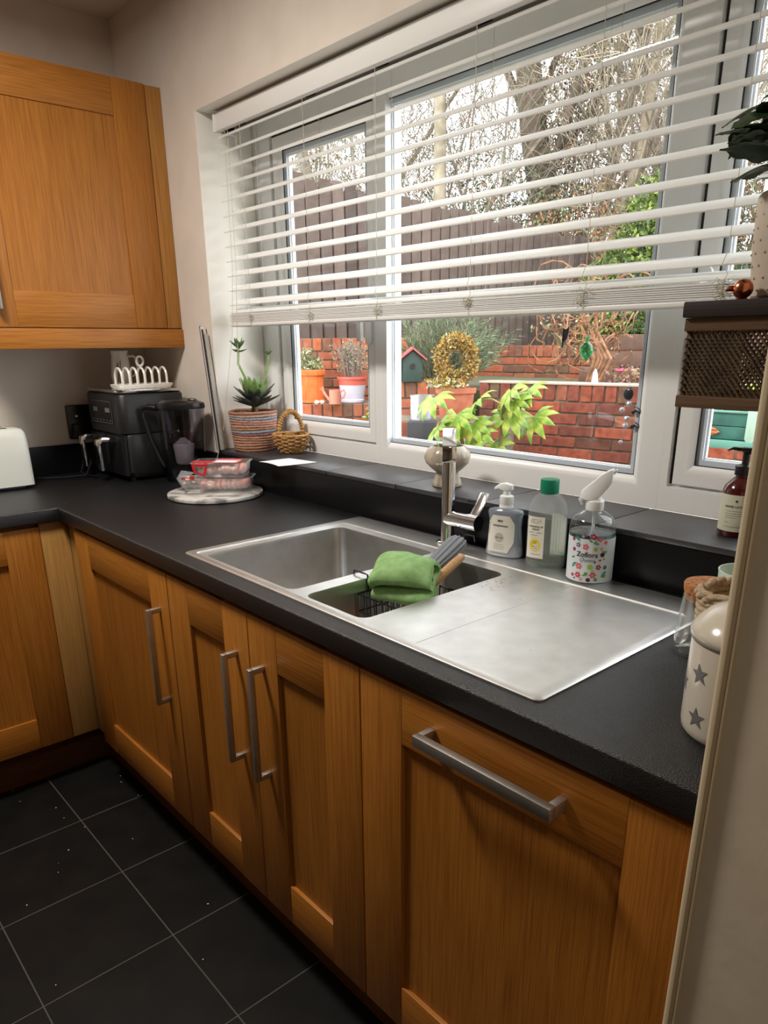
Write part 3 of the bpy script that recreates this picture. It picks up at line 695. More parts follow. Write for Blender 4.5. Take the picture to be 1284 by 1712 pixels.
def socket():
    t = thing('wall_socket', 'black double wall socket beside the air fryer', 'socket', (-.6248, .345, 1.095), 0)
    GP = plain('socket_black', (.01,.01,.011,1), .2)
    G().prism(rr2(-.073,.073,-.062,.062,.006), 0, .016, 'x').build('face_plate', GP, t, bevel=.0015)
    for y in (-.04, .03): G().box(.016,.020,y-.009,y+.009,.01,.034).build('switch', GP, t, bevel=.001)
    for y in (-.05,): G().box(.0202,.0207,y+.004,y+.014,.018,.026).build('switch_mark', WHITEP, t)
    G().prism(rr2(-.062,-.018,-.055,-.005,.008), .0162, .045, 'x').build('plug', BLACKP, t, bevel=.003)
    G().tube([(.03,-.04,-.05),(.035,-.035,-.09),(.045,-.05,-.15),(.07,-.07,-.178),(.13,-.075,-.1795),(.2,-.055,-.1795)], .0032, 7).build('plug_cord', CORDB, t)
socket()
def filter_jug():
    O = (-.145, .497, .91); t = thing('water_filter_jug', 'dark translucent water filter jug standing before the air fryer', 'jug', O, math.radians(48))
    GL = thin_glass('smoked_plastic', (.62,.62,.66,1), 1.5, .04); GL2 = thin_glass('smoked_inner', (.78,.77,.78,1), 1.45, .05)
    def el(rx, ry, z, n=36): return [(rx*math.cos(2*math.pi*i/n), ry*math.sin(2*math.pi*i/n), z) for i in range(n)]
    G().loft([el(.066,.045,.0), el(.070,.049,.006), el(.076,.052,.12), el(.082,.056,.245), el(.083,.057,.25)], cap1=False).build('body', GL, t, angle=60)
    G().loft([el(.072,.048,.246), el(.064,.042,.15), el(.05,.034,.135)], cap0=False).build('funnel', GL2, t, angle=60)
    G().lathe([(.026,.06),(.031,.066),(.033,.10),(.036,.12),(.036,.128),(.02,.14),(.008,.15)], 24, sx=1, sy=.95).build('filter_cartridge', plain('cartridge', S(168,158,160), .5), t)
    G().loft([el(.084,.058,.25), el(.086,.06,.256), el(.083,.057,.268), el(.06,.04,.276), el(.02,.012,.277)]).build('lid', BLACKP, t, angle=50)
    G().loft([[(.03,-.012,.277),(.06,-.012,.274),(.06,.012,.274),(.03,.012,.277)], [(.032,-.01,.284),(.056,-.01,.281),(.056,.01,.281),(.032,.01,.284)]]).build('lid_flap', BLACKP, t, bevel=.002)
    h = [(-.076,0,.25),(-.115,0,.256),(-.135,0,.247),(-.132,0,.22),(-.112,0,.14),(-.085,0,.07),(-.072,0,.05)]
    G().tube(h, [.010,.0095,.009,.0085,.008,.0075,.007], 10).build('handle', BLACKP, t, angle=60)
    G().loft([el(.064,.044,.004), el(.069,.048,.05)], cap1=True).build('water', thin_glass('jug_water', (.85,.87,.9,1), 1.33), t)
filter_jug()
def leaning_board():
    O = (-.055, .597, 1.017); t = thing('leaning_board', 'slim white board with dark edges leaning on the wall by the window', 'board', O)
    t.rotation_euler = (0, math.radians(-7.5), 0)
    g = G().box(-.006,.004,-.016,.0,0,.41).build('panel', plain('board_white', S(208,204,198), .5), t, bevel=.001)
    G().box(-.008,-.0062,-.0168,-.004,0,.412).build('edge_strip', BLACKM, t); G().box(.0042,.0062,-.0168,-.012,.0,.40).build('edge_strip', BLACKM, t)
    G().box(.0064,.0135,-.011,.002,.0,.385).build('back_panel', plain('board_grey', S(170,164,156), .5), t, bevel=.001)
leaning_board()
# ---------------------------------------------------------------- marble board, trays of meat
def marble():
    m, nt, b = newmat('marble'); L = nt.links.new
    tc = N(nt, 'ShaderNodeTexCoord'); n = N(nt, 'ShaderNodeTexNoise'); n.inputs['Scale'].default_value = 9; n.inputs['Detail'].default_value = 6; n.inputs['Distortion'].default_value = 1.6
    L(tc.outputs['Object'], n.inputs['Vector']); r = N(nt, 'ShaderNodeValToRGB'); cr = r.color_ramp
    cr.elements[0].position = .38; cr.elements[0].color = S(120,118,114); cr.elements[1].position = .55; cr.elements[1].color = S(205,202,196); L(n.outputs['Fac'], r.inputs[0]); L(r.outputs[0], b.inputs['Base Color']); b.inputs['Roughness'].default_value = .3
    o = G().lathe([(.002,0),(.142,0),(.149,.003),(.15,.008),(.149,.012),(.145,.0135),(.002,.0135)], 56).build('serving_board', m, None, (.165, .438, .9102)); tag(o, 'round grey marble serving board under the meat trays', 'board')
marble()
MEAT = plain('raw_meat', S(226,150,140), .45, noise=(38, S(240,204,192), .42, .62), bump=(90, .5))
def frosted(name, a, rough=.25):
    m, nt, b = newmat(name); b.inputs['Base Color'].default_value = S(232,236,238); b.inputs['Alpha'].default_value = a; b.inputs['Roughness'].default_value = rough; return m
TRAYP = frosted('tray_plastic', .26, .15)
def meat_tray(label, loc, rz, lid):
    t = thing('meat_tray', label, 'food tray', loc, rz, group='meat trays')
    hl, hw, h = .089, .058, .046
    g = G(); L = [rrect(-hl+.014, hl-.014, -hw+.014, hw-.014, .014, .0006, 4), rrect(-hl+.011, hl-.011, -hw+.011, hw-.011, .016, .004, 4), rrect(-hl+.006, hl-.006, -hw+.006, hw-.006, .018, h-.004, 4), rrect(-hl, hl, -hw, hw, .02, h-.002, 4), rrect(-hl, hl, -hw, hw, .02, h, 4), rrect(-hl+.007, hl-.007, -hw+.007, hw-.007, .016, h, 4)]
    g.loft(L, cap1=False); g.build('tub', TRAYP, t, angle=50)
    # ribs pressed into the wall
    r = random.Random(int(loc[2]*1e4)); n_ = 9; m = G()
    for k in range(n_):
        x = -hl+.026+(2*hl-.052)*(k/(n_-1)); m.sphere((x, r.uniform(-.008,.008), .021+r.uniform(0,.004)), .018, 12, 8, sc=(.8, 2.0, .95+.15*r.random()))
    for k in range(10): m.sphere((r.uniform(-hl+.025,hl-.025), r.uniform(-hw+.02,hw-.02), .026), .013, 10, 6, sc=(1.2,1.1,.9))
    m.build('meat', MEAT, t, angle=80)
    f = G().loft([rrect(-hl+.002, hl-.002, -hw+.002, hw-.002, .019, h+.0003, 4), rrect(-hl+.002, hl-.002, -hw+.002, hw-.002, .019, h+.0008, 4)]).build('film_lid', thin_glass('film', (.96,.96,.96,1), 1.4, .1, 1.), t)
    if lid:
        RED = plain('red_label', S(206,38,44), .4); PK = plain('pink_label', S(232,150,156), .45)
        G().box(-.02,.06,-.04,.03,h+.0009,h+.0013).build('label', PK, f); G().box(-.012,.052,-.034,-.004,h+.0013,h+.0016).build('label_panel', plain('label_white', S(238,232,232), .5), f)
        G().box(-.022,.062,.02,.034,h+.0013,h+.0016).build('label_band', RED, f); G().box(-hl+.006,-.02,-hw+.006,-.01,h+.0009,h+.0013).build('label_corner', RED, f)
        # red band folded down over the near end wall
        y = -hw-.0006; b = G()
        pts = [(-.080,h-.002),(-.026,h-.002),(-.040,.004),(-.075,.016)]
        inn = [(-.071,h-.010),(-.036,h-.010),(-.045,.013),(-.069,.021)]
        def wl(p): return (p[0], y+(h-p[1])*.17+.0, p[1])
        b.add([wl(p) for p in pts]+[wl(p) for p in inn], [(i,(i+1)%4,4+(i+1)%4,4+i) for i in range(4)]); o = b.build('red_strap', RED, f, fixn=False)
    return t
meat_tray('lower clear tray of pink meat on the marble board', (.178, .470, .9240), math.radians(46), False)
meat_tray('upper clear tray of pink meat with red label', (.172, .464, .9714), math.radians(43), True)
def packet():
    O = (.072, .402, .9240); t = thing('glass_dish', 'small clear dish with red scraps beside the meat trays', 'dish', O)
    G().lathe([(.002,.002),(.022,.0),(.030,.006),(.040,.024),(.044,.036),(.042,.036),(.038,.026),(.028,.008),(.002,.005)], 24).build('bowl', TRAYP, t)
    g = G(); r = random.Random(3)
    for k in range(22): 
        a, q = r.uniform(0,6.28), r.uniform(0,.03); g.sphere((q*math.cos(a), q*math.sin(a), .026+r.uniform(-.008,.01)), .007, 8, 5, m=r.choice((0,0,1)), sc=(1.6,1,.5))
    g.build('scraps', [plain('red_scrap', S(168,44,38), .5), plain('pale_scrap', S(226,198,188), .5)], t)
    f = G(); f.add([(-.05,-.02,.034),(-.06,.0,.052),(-.02,.03,.046),(.0,-.01,.04),(-.035,-.03,.038)], [(0,1,2,3),(0,3,4)]); f.build('torn_film', TRAYP, t, fixn=False)
    s = G(); s.tube([(.03,-.03,.012),(.052,-.048,.005),(.07,-.06,.003)], .003, 8); s.build('spoon_handle', CHROME, t)
packet()

# ================================================================ ON THE SILL
def planter():
    O = (.007, .692, 1.0162); t = thing('woven_planter', 'woven rope plant basket in pink, blue and brown on the sill', 'plant basket', O)
    cols = [S(186,140,100), S(196,148,130), S(172,120,96), S(150,158,176), S(190,140,122), S(176,132,92), S(128,104,110), S(190,160,140), S(150,100,92)]
    ms = [plain('rope%d' % i, c, .9, noise=(150, tuple(x*.55 for x in c[:3])+(1,), .4, .7), bump=(260, .9)) for i, c in enumerate(cols)]
    n = 15; r_ = random.Random(5)
    for k in range(n):
        z = .005+.0088*k; R = .066+.013*(k/(n-1))**.8; pts = []
        for i in range(40):
            a = 2*math.pi*i/40; pts.append((R*math.cos(a), R*math.sin(a), z+.0012*math.sin(a*2+k)+.0005*math.sin(a*9+k*2)))
        G().tube(pts, .0056, 7, closed=True).build('rope_coil', ms[(k*4+r_.randint(0,2)) % len(ms)], t, angle=80)
    G().lathe([(.002,.001),(.064,.001)], 24, cap1=False).build('base_disc', ms[0], t)
    G().lathe([(.074,.118),(.04,.126),(.002,.13)], 28, cap0=False).build('soil', plain('soil', S(58,44,34), .95, bump=(200,1.)), t)
planter()
def leaf_mesh(name, L, W, mat, curl=.25, n=7, thick=.004, tip=1.6):
    """fleshy leaf along +X, cupped, pointed tip"""
    g = G(); loops = []
    for i in range(n+1):
        u = i/n; w_ = W*(math.sin(math.pi*min(1, u**.75))**.8 if 0 < u < 1 else .12 if u == 0 else .02); z = curl*L*u*u; th = thick*(1-.8*u)+.0006
        loops.append([(u*L, -w_, z+.25*w_), (u*L, -w_*.5, z+.04*w_+th*.2), (u*L, 0, z), (u*L, w_*.5, z+.04*w_+th*.2), (u*L, w_, z+.25*w_), (u*L, w_*.5, z-th+.04*w_), (u*L, 0, z-th), (u*L, -w_*.5, z-th+.04*w_)])
    return g.loft(loops).mesh(name, mat, angle=80)
def succulent():
    O = (.022, .690, 1.146); SC = 1.1; t = thing('succulent', 'green rosette succulent with two flower stalks growing in the woven basket', 'plant', O)
    LG = plain('succulent_green', S(84,112,66), .4, noise=(30, S(120,150,84), .4, .7)); LD = plain('succulent_dark', S(52,66,58), .42, noise=(30, S(84,84,78), .4, .7)); LB = plain('succulent_bright', S(126,172,66), .4)
    big = leaf_mesh('leaf', .085, .0145, LD, .12); mid = leaf_mesh('leaf', .07, .0145, LG, .3); sm = leaf_mesh('leaf', .04, .009, LB, .35); tiny = leaf_mesh('leaf', .026, .0062, LG, .3)
    r = random.Random(11)
    G().tube([(0,0,-.03),(.002,0,.0),(.003,0,.032)], [.011,.010,.010], 10).build('stem', plain('succulent_stem', S(120,100,70), .7), t)
    def ring(me, n, z, elev, a0, sc=1.):
        for k in range(n):
            o = obj('leaf', me, t, (.004*math.cos(a0), 0, z)); a = a0+2*math.pi*k/n+r.uniform(-.15,.15); e = math.radians(elev+r.uniform(-8,8))
            o.rotation_euler = (0, -e, a); s_ = sc*r.uniform(.85,1.12); o.scale = (s_, s_, s_)
    t.scale = (SC, SC, SC*1.02)
    ring(big, 11, .018, 14, .1, 1.0); ring(big, 10, .026, 26, .4, .95); ring(mid, 9, .03, 44, .2, 1.05); ring(mid, 7, .034, 62, .6, 1.0); ring(sm, 6, .038, 72, .1, 1.2)
    # two stalks
    for pts, hd in (([(-.004,0,.03),(-.014,-.012,.09),(-.028,-.030,.14),(-.024,-.028,.19)], 1.0), ([(.006,.004,.03),(.020,.022,.08),(.030,.036,.12),(.034,.040,.168)], .6)):
        s = G().tube(pts, [.0045,.004,.0036,.0034], 8).build('flower_stalk', plain('stalk_green', S(134,164,96), .5), t)
        e = Vector(pts[-1])
        for k in range(7 if hd > .8 else 6):
            o = obj('leaf', tiny, s, e-Vector((0,0,.004*(k%2)))); o.rotation_euler = (0, -math.radians(50 if k%2 else 18), 2*math.pi*k/7+.3); o.scale = (hd*1.15,)*3
        if hd > .8:
            for k in range(3):
                o = obj('leaf', tiny, s, Vector(pts[2])*.25+e*.75); o.rotation_euler = (0, math.radians(5), 2.1*k+.8)
succulent()
WK = plain('wicker_straw', S(196,152,92), .75, noise=(120, S(150,104,54), .4, .7), bump=(200,.8))
def wicker_basket():
    O = (.168, .735, 1.0162); t = thing('wicker_basket', 'small straw wicker basket with a tall handle on the sill', 'basket', O)
    def R(z): return .036+.028*math.sin(min(1., z/.05)*1.35)
    n = 16
    for k in range(9):
        z = .005+.0062*k; pts = []
        for i in range(48):
            a = 2*math.pi*i/48; w_ = .0028*(1 if (i*n//48+k) % 2 else -1); pts.append(((R(z)+w_)*math.cos(a), (R(z)*.86+w_)*math.sin(a), z+.0006*math.sin(i)))
        G().tube(pts, .0033, 6, closed=True).build('weave_row', WK, t, angle=80)
    for i in range(n):
        a = 2*math.pi*i/n; G().tube([(R(z)*math.cos(a), R(z)*.86*math.sin(a), z) for z in (.003,.02,.04,.058)], .0022, 5).build('stake', WK, t)
    G().tube([((R(.058)+.002)*math.cos(2*math.pi*i/40), (R(.058)*.86+.002)*math.sin(2*math.pi*i/40), .060+.0012*(i%2)) for i in range(40)], .0045, 6, closed=True).build('rim', WK, t, angle=80)
    G().lathe([(.002,.002),(.034,.002)], 20, cap1=False, sy=.86).build('base', WK, t)
    # wrapped handle across the middle
    pts = [(0, -.048*math.cos(math.pi*k/24), .05+.086*math.sin(math.pi*k/24)**.75) for k in range(25)]
    h = G().tube(pts, .0062, 8).build('handle', WK, t, angle=80)
    for k in range(1, 24):
        p, q = Vector(pts[k]), Vector(pts[k+1] if k < 24 else pts[k]); d = (q-p).normalized(); u = Vector((1,0,0)); v = d.cross(u)
        G().tube([tuple(p+u*.0078*math.cos(a*math.pi/5)+v*.0078*math.sin(a*math.pi/5)) for a in range(10)], .0021, 4, closed=True).build('handle_wrap', WK, h, angle=80)
wicker_basket()
def paper():
    c = [(.269,.541),(.398,.528),(.405,.668),(.272,.652)]; g = G(); n = 8; vt = []
    for i in range(n+1):
        for j in range(n+1):
            u, v = i/n, j/n; x = (1-u)*(1-v)*c[0][0]+u*(1-v)*c[1][0]+u*v*c[2][0]+(1-u)*v*c[3][0]; y = (1-u)*(1-v)*c[0][1]+u*(1-v)*c[1][1]+u*v*c[2][1]+(1-u)*v*c[3][1]
            vt.append((x-.335, y-.6, .0005+.004*math.sin(u*2.6)*(1-v)**2))
    f = [(i*(n+1)+j, (i+1)*(n+1)+j, (i+1)*(n+1)+j+1, i*(n+1)+j+1) for i in range(n) for j in range(n)]
    o = G().add(vt, f).build('paper_sheet', plain('paper_white', S(242,242,242), .7), None, (.335, .6, 1.0162), fixn=False)
    md = o.modifiers.new('t', 'SOLIDIFY'); md.thickness = .0006; md.offset = 1
    tag(o, 'folded white sheet of paper overhanging the sill edge', 'paper')
paper()
def vase():
    O = (.957, .672, 1.0162); V = plain('vase_glaze', S(190,178,160), .22, noise=((26,26,2.5), S(150,136,116), .45, .62), spec=.6)
    prof = [(.002,.001),(.036,.0),(.0385,.003),(.036,.012),(.030,.030),(.029,.036),(.040,.046),(.054,.060),(.059,.074),(.055,.090),(.043,.102),(.041,.1035),(.039,.102),(.050,.088),(.054,.074),(.048,.060),(.03,.048),(.002,.046)]
    g = G(); n = 48; g.loft([[(r*(1+(.022 if .045 < z < .1 and k > 5 else 0)*math.cos(14*2*math.pi*i/n))*math.cos(2*math.pi*i/n), r*(1+(.022 if .045 < z < .1 and k > 5 else 0)*math.cos(14*2*math.pi*i/n))*math.sin(2*math.pi*i/n), z) for i in range(n)] for k, (r, z) in enumerate(prof)])
    t = thing('ribbed_vase', 'taupe ribbed bulb vase on a flared foot behind the tap', 'vase', O); g.build('body', V, t, angle=60)
    lv = plain('blade_green', S(70,120,44), .5); r = random.Random(4)
    for k in range(7):
        a = r.uniform(0,6.28); l = r.uniform(.03,.06); d = Vector((math.cos(a)*.5, math.sin(a)*.5, 1)).normalized(); s_ = Vector((-math.sin(a), math.cos(a), 0))*.004
        p = Vector((.018*math.cos(a), .018*math.sin(a), .08)); e = p+d*l; m = p+d*l*.5
        g2 = G().loft([[tuple(p-s_*.6), tuple(p+s_*.6), tuple(p+Vector((0,0,.001)))], [tuple(m-s_), tuple(m+s_), tuple(m+Vector((.001,0,.001)))], [tuple(e-s_*.1), tuple(e+s_*.1), tuple(e+Vector((0,0,.001)))]])
        g2.build('leaf_blade', lv, t)
vase()
def lotion():
    O = (1.683, .700, 1.0162); t = thing('hand_lotion_bottle', 'brown pump bottle of hand lotion with pale label on the sill', 'bottle', O)
    AM = plain('amber_plastic', S(74,18,16), .14, spec=.6, coat=.4); PK = plain('pump_black', (.01,.01,.011,1), .22)
    G().lathe([(.002,0),(.029,0),(.0318,.004),(.0318,.085),(.029,.094),(.016,.108),(.0135,.110),(.0135,.114)], 40).build('body', AM, t)
    lab = G(); n = 40; a0, a1 = -3.35, .35
    lab.loft([[(.0322*math.cos(a0+(a1-a0)*i/n), .0322*math.sin(a0+(a1-a0)*i/n), z) for i in range(n+1)] for z in (.012, .080)], cap0=False, cap1=False, closed=False)
    lb = lab.build('label', plain('lotion_label', S(206,206,184), .5), t, fixn=False)
    INK = plain('label_ink', S(44,42,40), .6)
    fa = math.radians(-90)
    vs, fs = text_mesh('HAND LOTION', .0054, True, 1.1); G().add(cyl_wrap(vs, .0324, fa, .0585), fs).build('lettering', INK, lb, fixn=False)
    g = G()
    for z, w_ in ((.050,.030),(.0455,.034),(.0415,.032),(.0375,.02),(.029,.008),(.0205,.036)):
        g.loft([[(.0325*math.cos(fa+u/.0325), .0325*math.sin(fa+u/.0325), zz) for u in [-.018+w_*q/6 for q in range(7)]] for zz in (z, z+.0007)], cap0=False, cap1=False, closed=False)
    g.build('small_print', plain('small_ink', S(120,118,108), .6), lb, fixn=False)
    g = G(); c = []
    for k in range(12): a = 2*math.pi*k/12; c.append((.0022*math.cos(a), .0022*math.sin(a), 0))
    g.add(cyl_wrap(c, .0324, fa, .069), [tuple(range(12))]).build('emblem', INK, lb, fixn=False)
    G().lathe([(.0165,.1135),(.0165,.130),(.012,.132),(.0065,.133),(.0065,.152),(.009,.154)], 28).build('collar', PK, t)
    G().loft([[(-.011,-.006,.156),(-.011,.006,.156),(-.011,.006,.163),(-.011,-.006,.163)], [(.008,-.008,.152),(.008,.008,.152),(.008,.008,.164),(.008,-.008,.164)], [(.013,-.007,.154),(.013,.007,.154),(.013,.007,.162),(.013,-.007,.162)]]).build('pump_head', PK, t, bevel=.002)
    G().loft([[(-.011,-.006,.156),(-.011,.006,.156),(-.011,.006,.163),(-.011,-.006,.163)], [(-.024,-.0045,.158),(-.024,.0045,.158),(-.024,.0045,.163),(-.024,-.0045,.163)], [(-.033,-.003,.1545),(-.033,.003,.1545),(-.033,.003,.1575),(-.033,-.003,.1575)]]).build('nozzle', PK, t, bevel=.001)
    t.rotation_euler = (0, 0, math.radians(14))
lotion()

# ================================================================ BOTTLES BY THE SINK
def hazy(name, col, a):
    m, nt, b = newmat(name); b.inputs['Base Color'].default_value = col; b.inputs['Alpha'].default_value = a; b.inputs['Roughness'].default_value = .12; return m
def flat_bottle(levels, ny, n=40, p=2.6):
    """superellipse loops: (half width, half depth, z)"""
    out = []
    for a, b, z in levels:
        l = []
        for i in range(n):
            t_ = 2*math.pi*i/n; c, s_ = math.cos(t_), math.sin(t_); l.append((a*math.copysign(abs(c)**(2/p), c), b*math.copysign(abs(s_)**(2/p), s_), z))
        out.append(l)
    return out
def front_patch(levels, half, zs, off, p=2.6, m=9):
    """patch lying on the -Y side of a superellipse body; half(z) = half width"""
    import bisect
    def dims(z):
        for (a0,b0,z0_), (a1,b1,z1_) in zip(levels, levels[1:]):
            if z0_ <= z <= z1_: u = (z-z0_)/max(1e-6, z1_-z0_); return a0+(a1-a0)*u, b0+(b1-b0)*u
        return levels[-1][:2]
    loops = []
    for z in zs:
        a, b = dims(z); l = []; lo, hi = half(z)
        for i in range(m):
            x = lo+(hi-lo)*i/(m-1); x = max(-a*.97, min(a*.97, x)); y = -b*(1-abs(x/a)**p)**(1/p); l.append((x, y-off, z))
        loops.append(l)
    return G().loft(loops, cap0=False, cap1=False, closed=False), dims
def patch_text(txt, size, x0, z0, dims, off, p=2.6, bold=False, sp=1.):
    vs, fs = text_mesh(txt, size, bold, sp); o = []
    for x, y, _ in vs:
        a, b = dims(z0+y); xx = max(-a*.97, min(a*.97, x+x0)); o.append((xx, -b*(1-abs(xx/a)**p)**(1/p)-off, z0+y))
    return G().add(o, fs)
def patch_bars(rows, dims, off, p=2.6):
    """unreadable small print as thin strokes: rows of (x0, x1, z, height)"""
    g = G()
    def q(x, z): a, b = dims(z); x = max(-a*.97, min(a*.97, x)); return (x, -b*(1-abs(x/a)**p)**(1/p)-off, z)
    for x0, x1, z, h in rows:
        n = 5
        for i in range(n):
            if (i*7+int(z*1e4)) % 6 == 0: continue
            u, v = x0+(x1-x0)*i/n, x0+(x1-x0)*(i+.88)/n; g.add([q(u,z), q(v,z), q(v,z+h), q(u,z+h)], [(0,1,2,3)])
    return g
INK = plain('print_ink', S(70,68,64), .6); INKL = plain('print_ink_light', S(150,148,140), .6)
LABELW = plain('label_cream', S(226,223,212), .5)
def soap():
    O = (1.250, .553, .9143); t = thing('hand_soap_bottle', 'clear hand wash bottle with white pump beside the tap', 'bottle', O, math.radians(14))
    lv = [(.038,.019,0),(.0425,.0225,.004),(.0425,.0225,.012),(.0385,.021,.04),(.036,.020,.065),(.0375,.0205,.085),(.0405,.021,.099),(.038,.0195,.104),(.016,.014,.1085),(.0125,.0125,.111)]
    G().loft(flat_bottle(lv, 0), cap1=True).build('bottle_shell', hazy('soap_plastic', S(176,186,200), .42), t, angle=60)
    iv = [(a-.0025, b-.0025, z+.0015) for a, b, z in lv[:3]]
    G().loft(flat_bottle([(.0395,.0195,.002),(.040,.02,.012),(.0385,.0195,.020)], 0)).build('soap_liquid', plain('soap_liquid', S(214,218,220), .3), t, angle=60)
    def half(z): u = (z-.015)/.078; return (-.031+.010*max(0,u-.75)*4-.004*math.sin(u*3), .029-.014*max(0,.25-u)*3-.012*max(0,u-.8)*4)
    pg, dims = front_patch(lv, half, [.012+.082*k/10 for k in range(11)], .0006); lb = pg.build('label', LABELW, t, fixn=False)
    patch_text('M&S', .007, -.003, .082, dims, .0010, bold=True).build('lettering', INK, lb, fixn=False); patch_text('HANDWASH', .0062, -.003, .071, dims, .0010, bold=True).build('lettering', INK, lb, fixn=False)
    c = [(.0105*math.cos(2*math.pi*k/20)-.004, .0105*math.sin(2*math.pi*k/20)+.045) for k in range(20)]; g = G()
    def on_(x, z, off): a, b = dims(z); return (x, -b*(1-abs(x/a)**2.6)**(1/2.6)-off, z)
    g.add([on_(x, z, .0009) for x, z in c], [tuple(range(20))]).build('label_badge', plain('badge_grey', S(186,184,174), .6), lb, fixn=False)
    patch_bars([(-.013,.005,.0442,.0016)], dims, .0012).build('lettering', INK, lb, fixn=False)
    g = G()
    for z, w_ in ((.029,.022),(.0245,.026),(.020,.024)):
        g.add([on_(-.016, z, .001), on_(-.016+w_*.5, z, .001), on_(-.016+w_, z, .001), on_(-.016+w_, z+.0008, .001), on_(-.016+w_*.5, z+.0008, .001), on_(-.016, z+.0008, .001)], [(0,1,4,5),(1,2,3,4)])
    g.build('small_print', INKL, lb, fixn=False)
    PW = plain('pump_white', S(232,234,234), .3)
    G().lathe([(.0155,.109),(.0155,.113),(.0148,.114),(.0148,.118),(.0155,.119),(.0150,.134),(.012,.136),(.008,.137),(.008,.147)], 28).build('pump_collar', PW, t)
    G().loft([[(.013,-.008,.147),(.013,.008,.147),(.013,.007,.160),(.013,-.007,.160)], [(-.004,-.010,.146),(-.004,.010,.146),(-.004,.009,.163),(-.004,-.009,.163)], [(-.018,-.008,.149),(-.018,.008,.149),(-.018,.006,.159),(-.018,-.006,.159)], [(-.030,-.005,.145),(-.030,.005,.145),(-.030,.004,.151),(-.030,-.004,.151)]]).build('pump_head', PW, t, bevel=.003)
    G().tube([(0,0,.108),(.002,0,.02)], .0025, 6).build('dip_tube', thin_glass('dip_tube', (.8,.82,.84,1)), t)
soap()
def washing_up():
    O = (1.362, .551, .9143); t = thing('washing_up_liquid', 'clear washing up liquid bottle with green cap and yellow spot on its label', 'bottle', O, math.radians(22))
    lv = [(.036,.020,0),(.0405,.0245,.004),(.041,.025,.012),(.041,.025,.095),(.0405,.0245,.115),(.037,.023,.135),(.030,.021,.148),(.020,.0175,.156),(.017,.0165,.158)]
    G().loft(flat_bottle(lv, 0)).build('bottle_shell', hazy('wash_plastic', S(206,214,210), .16), t, angle=60)
    G().loft(flat_bottle([(.0375,.0215,.003),(.0385,.0225,.01),(.0385,.0225,.030)], 0)).build('washing_liquid', thin_glass('wash_liquid', (.84,.9,.84,1), 1.5), t, angle=60)
    pg, dims = front_patch(lv, lambda z: (-.036, .001), [.022+.088*k/8 for k in range(9)], .0006); lb = pg.build('label', LABELW, t, fixn=False)
    bp = G(); z0_, z1_ = .022, .110; bp.add([(.003,.0238,z0_),(.036,.0170,z0_),(.036,.0170,z1_),(.003,.0238,z1_)], [(0,1,2,3)]); bp.build('back_label', plain('back_label_grey', S(206,212,202), .6), t, fixn=False)
    patch_bars([(-.028,-.006,.1035,.0013),(-.030,-.005,.1000,.0013),(-.028,-.008,.0968,.0013)], dims, .001).build('small_print', INKL, lb, fixn=False)
    patch_text('WASHING UP', .0050, -.0175, .089, dims, .001, bold=True).build('lettering', INK, lb, fixn=False); patch_text('LIQUID', .0050, -.0175, .0835, dims, .001, bold=True).build('lettering', INK, lb, fixn=False)
    patch_bars([(-.032,-.004,.0760,.0014),(-.029,-.009,.0705,.0012),(-.030,-.006,.0300,.0010)], dims, .001).build('lettering', INKL, lb, fixn=False)
    def on_(x, z, off): a, b = dims(z); return (x, -b*(1-abs(x/a)**2.6)**(1/2.6)-off, z)
    g = G().add([on_(-.0175+.0115*math.cos(2*math.pi*k/24), .050+.0135*math.sin(2*math.pi*k/24), .0009) for k in range(24)], [tuple(range(24))]); g.build('yellow_spot', plain('spot_yellow', S(232,208,40), .5), lb, fixn=False)
    patch_bars([(-.022,-.013,.0565,.0014),(-.022,-.013,.0530,.0014),(-.023,-.012,.0465,.0014),(-.022,-.013,.0425,.0012)], dims, .0012).build('small_print', plain('spot_ink', S(150,128,20), .5), lb, fixn=False)
    G().lathe([(.0185,.1565),(.0192,.158),(.0192,.183),(.0185,.1855),(.002,.187)], 32).build('cap', plain('green_cap', S(0,128,92), .35), t)
    g = G()
    for k in range(-2, 3): g.tube([(.010+.006*k, .0225-abs(.01+.006*k)*.12, .03), (.010+.006*k, .0225-abs(.01+.006*k)*.12, .12)], .0006, 4)
    g.build('moulded_ribs', thin_glass('rib_plastic', (.8,.84,.82,1), 1.6), t)
washing_up()
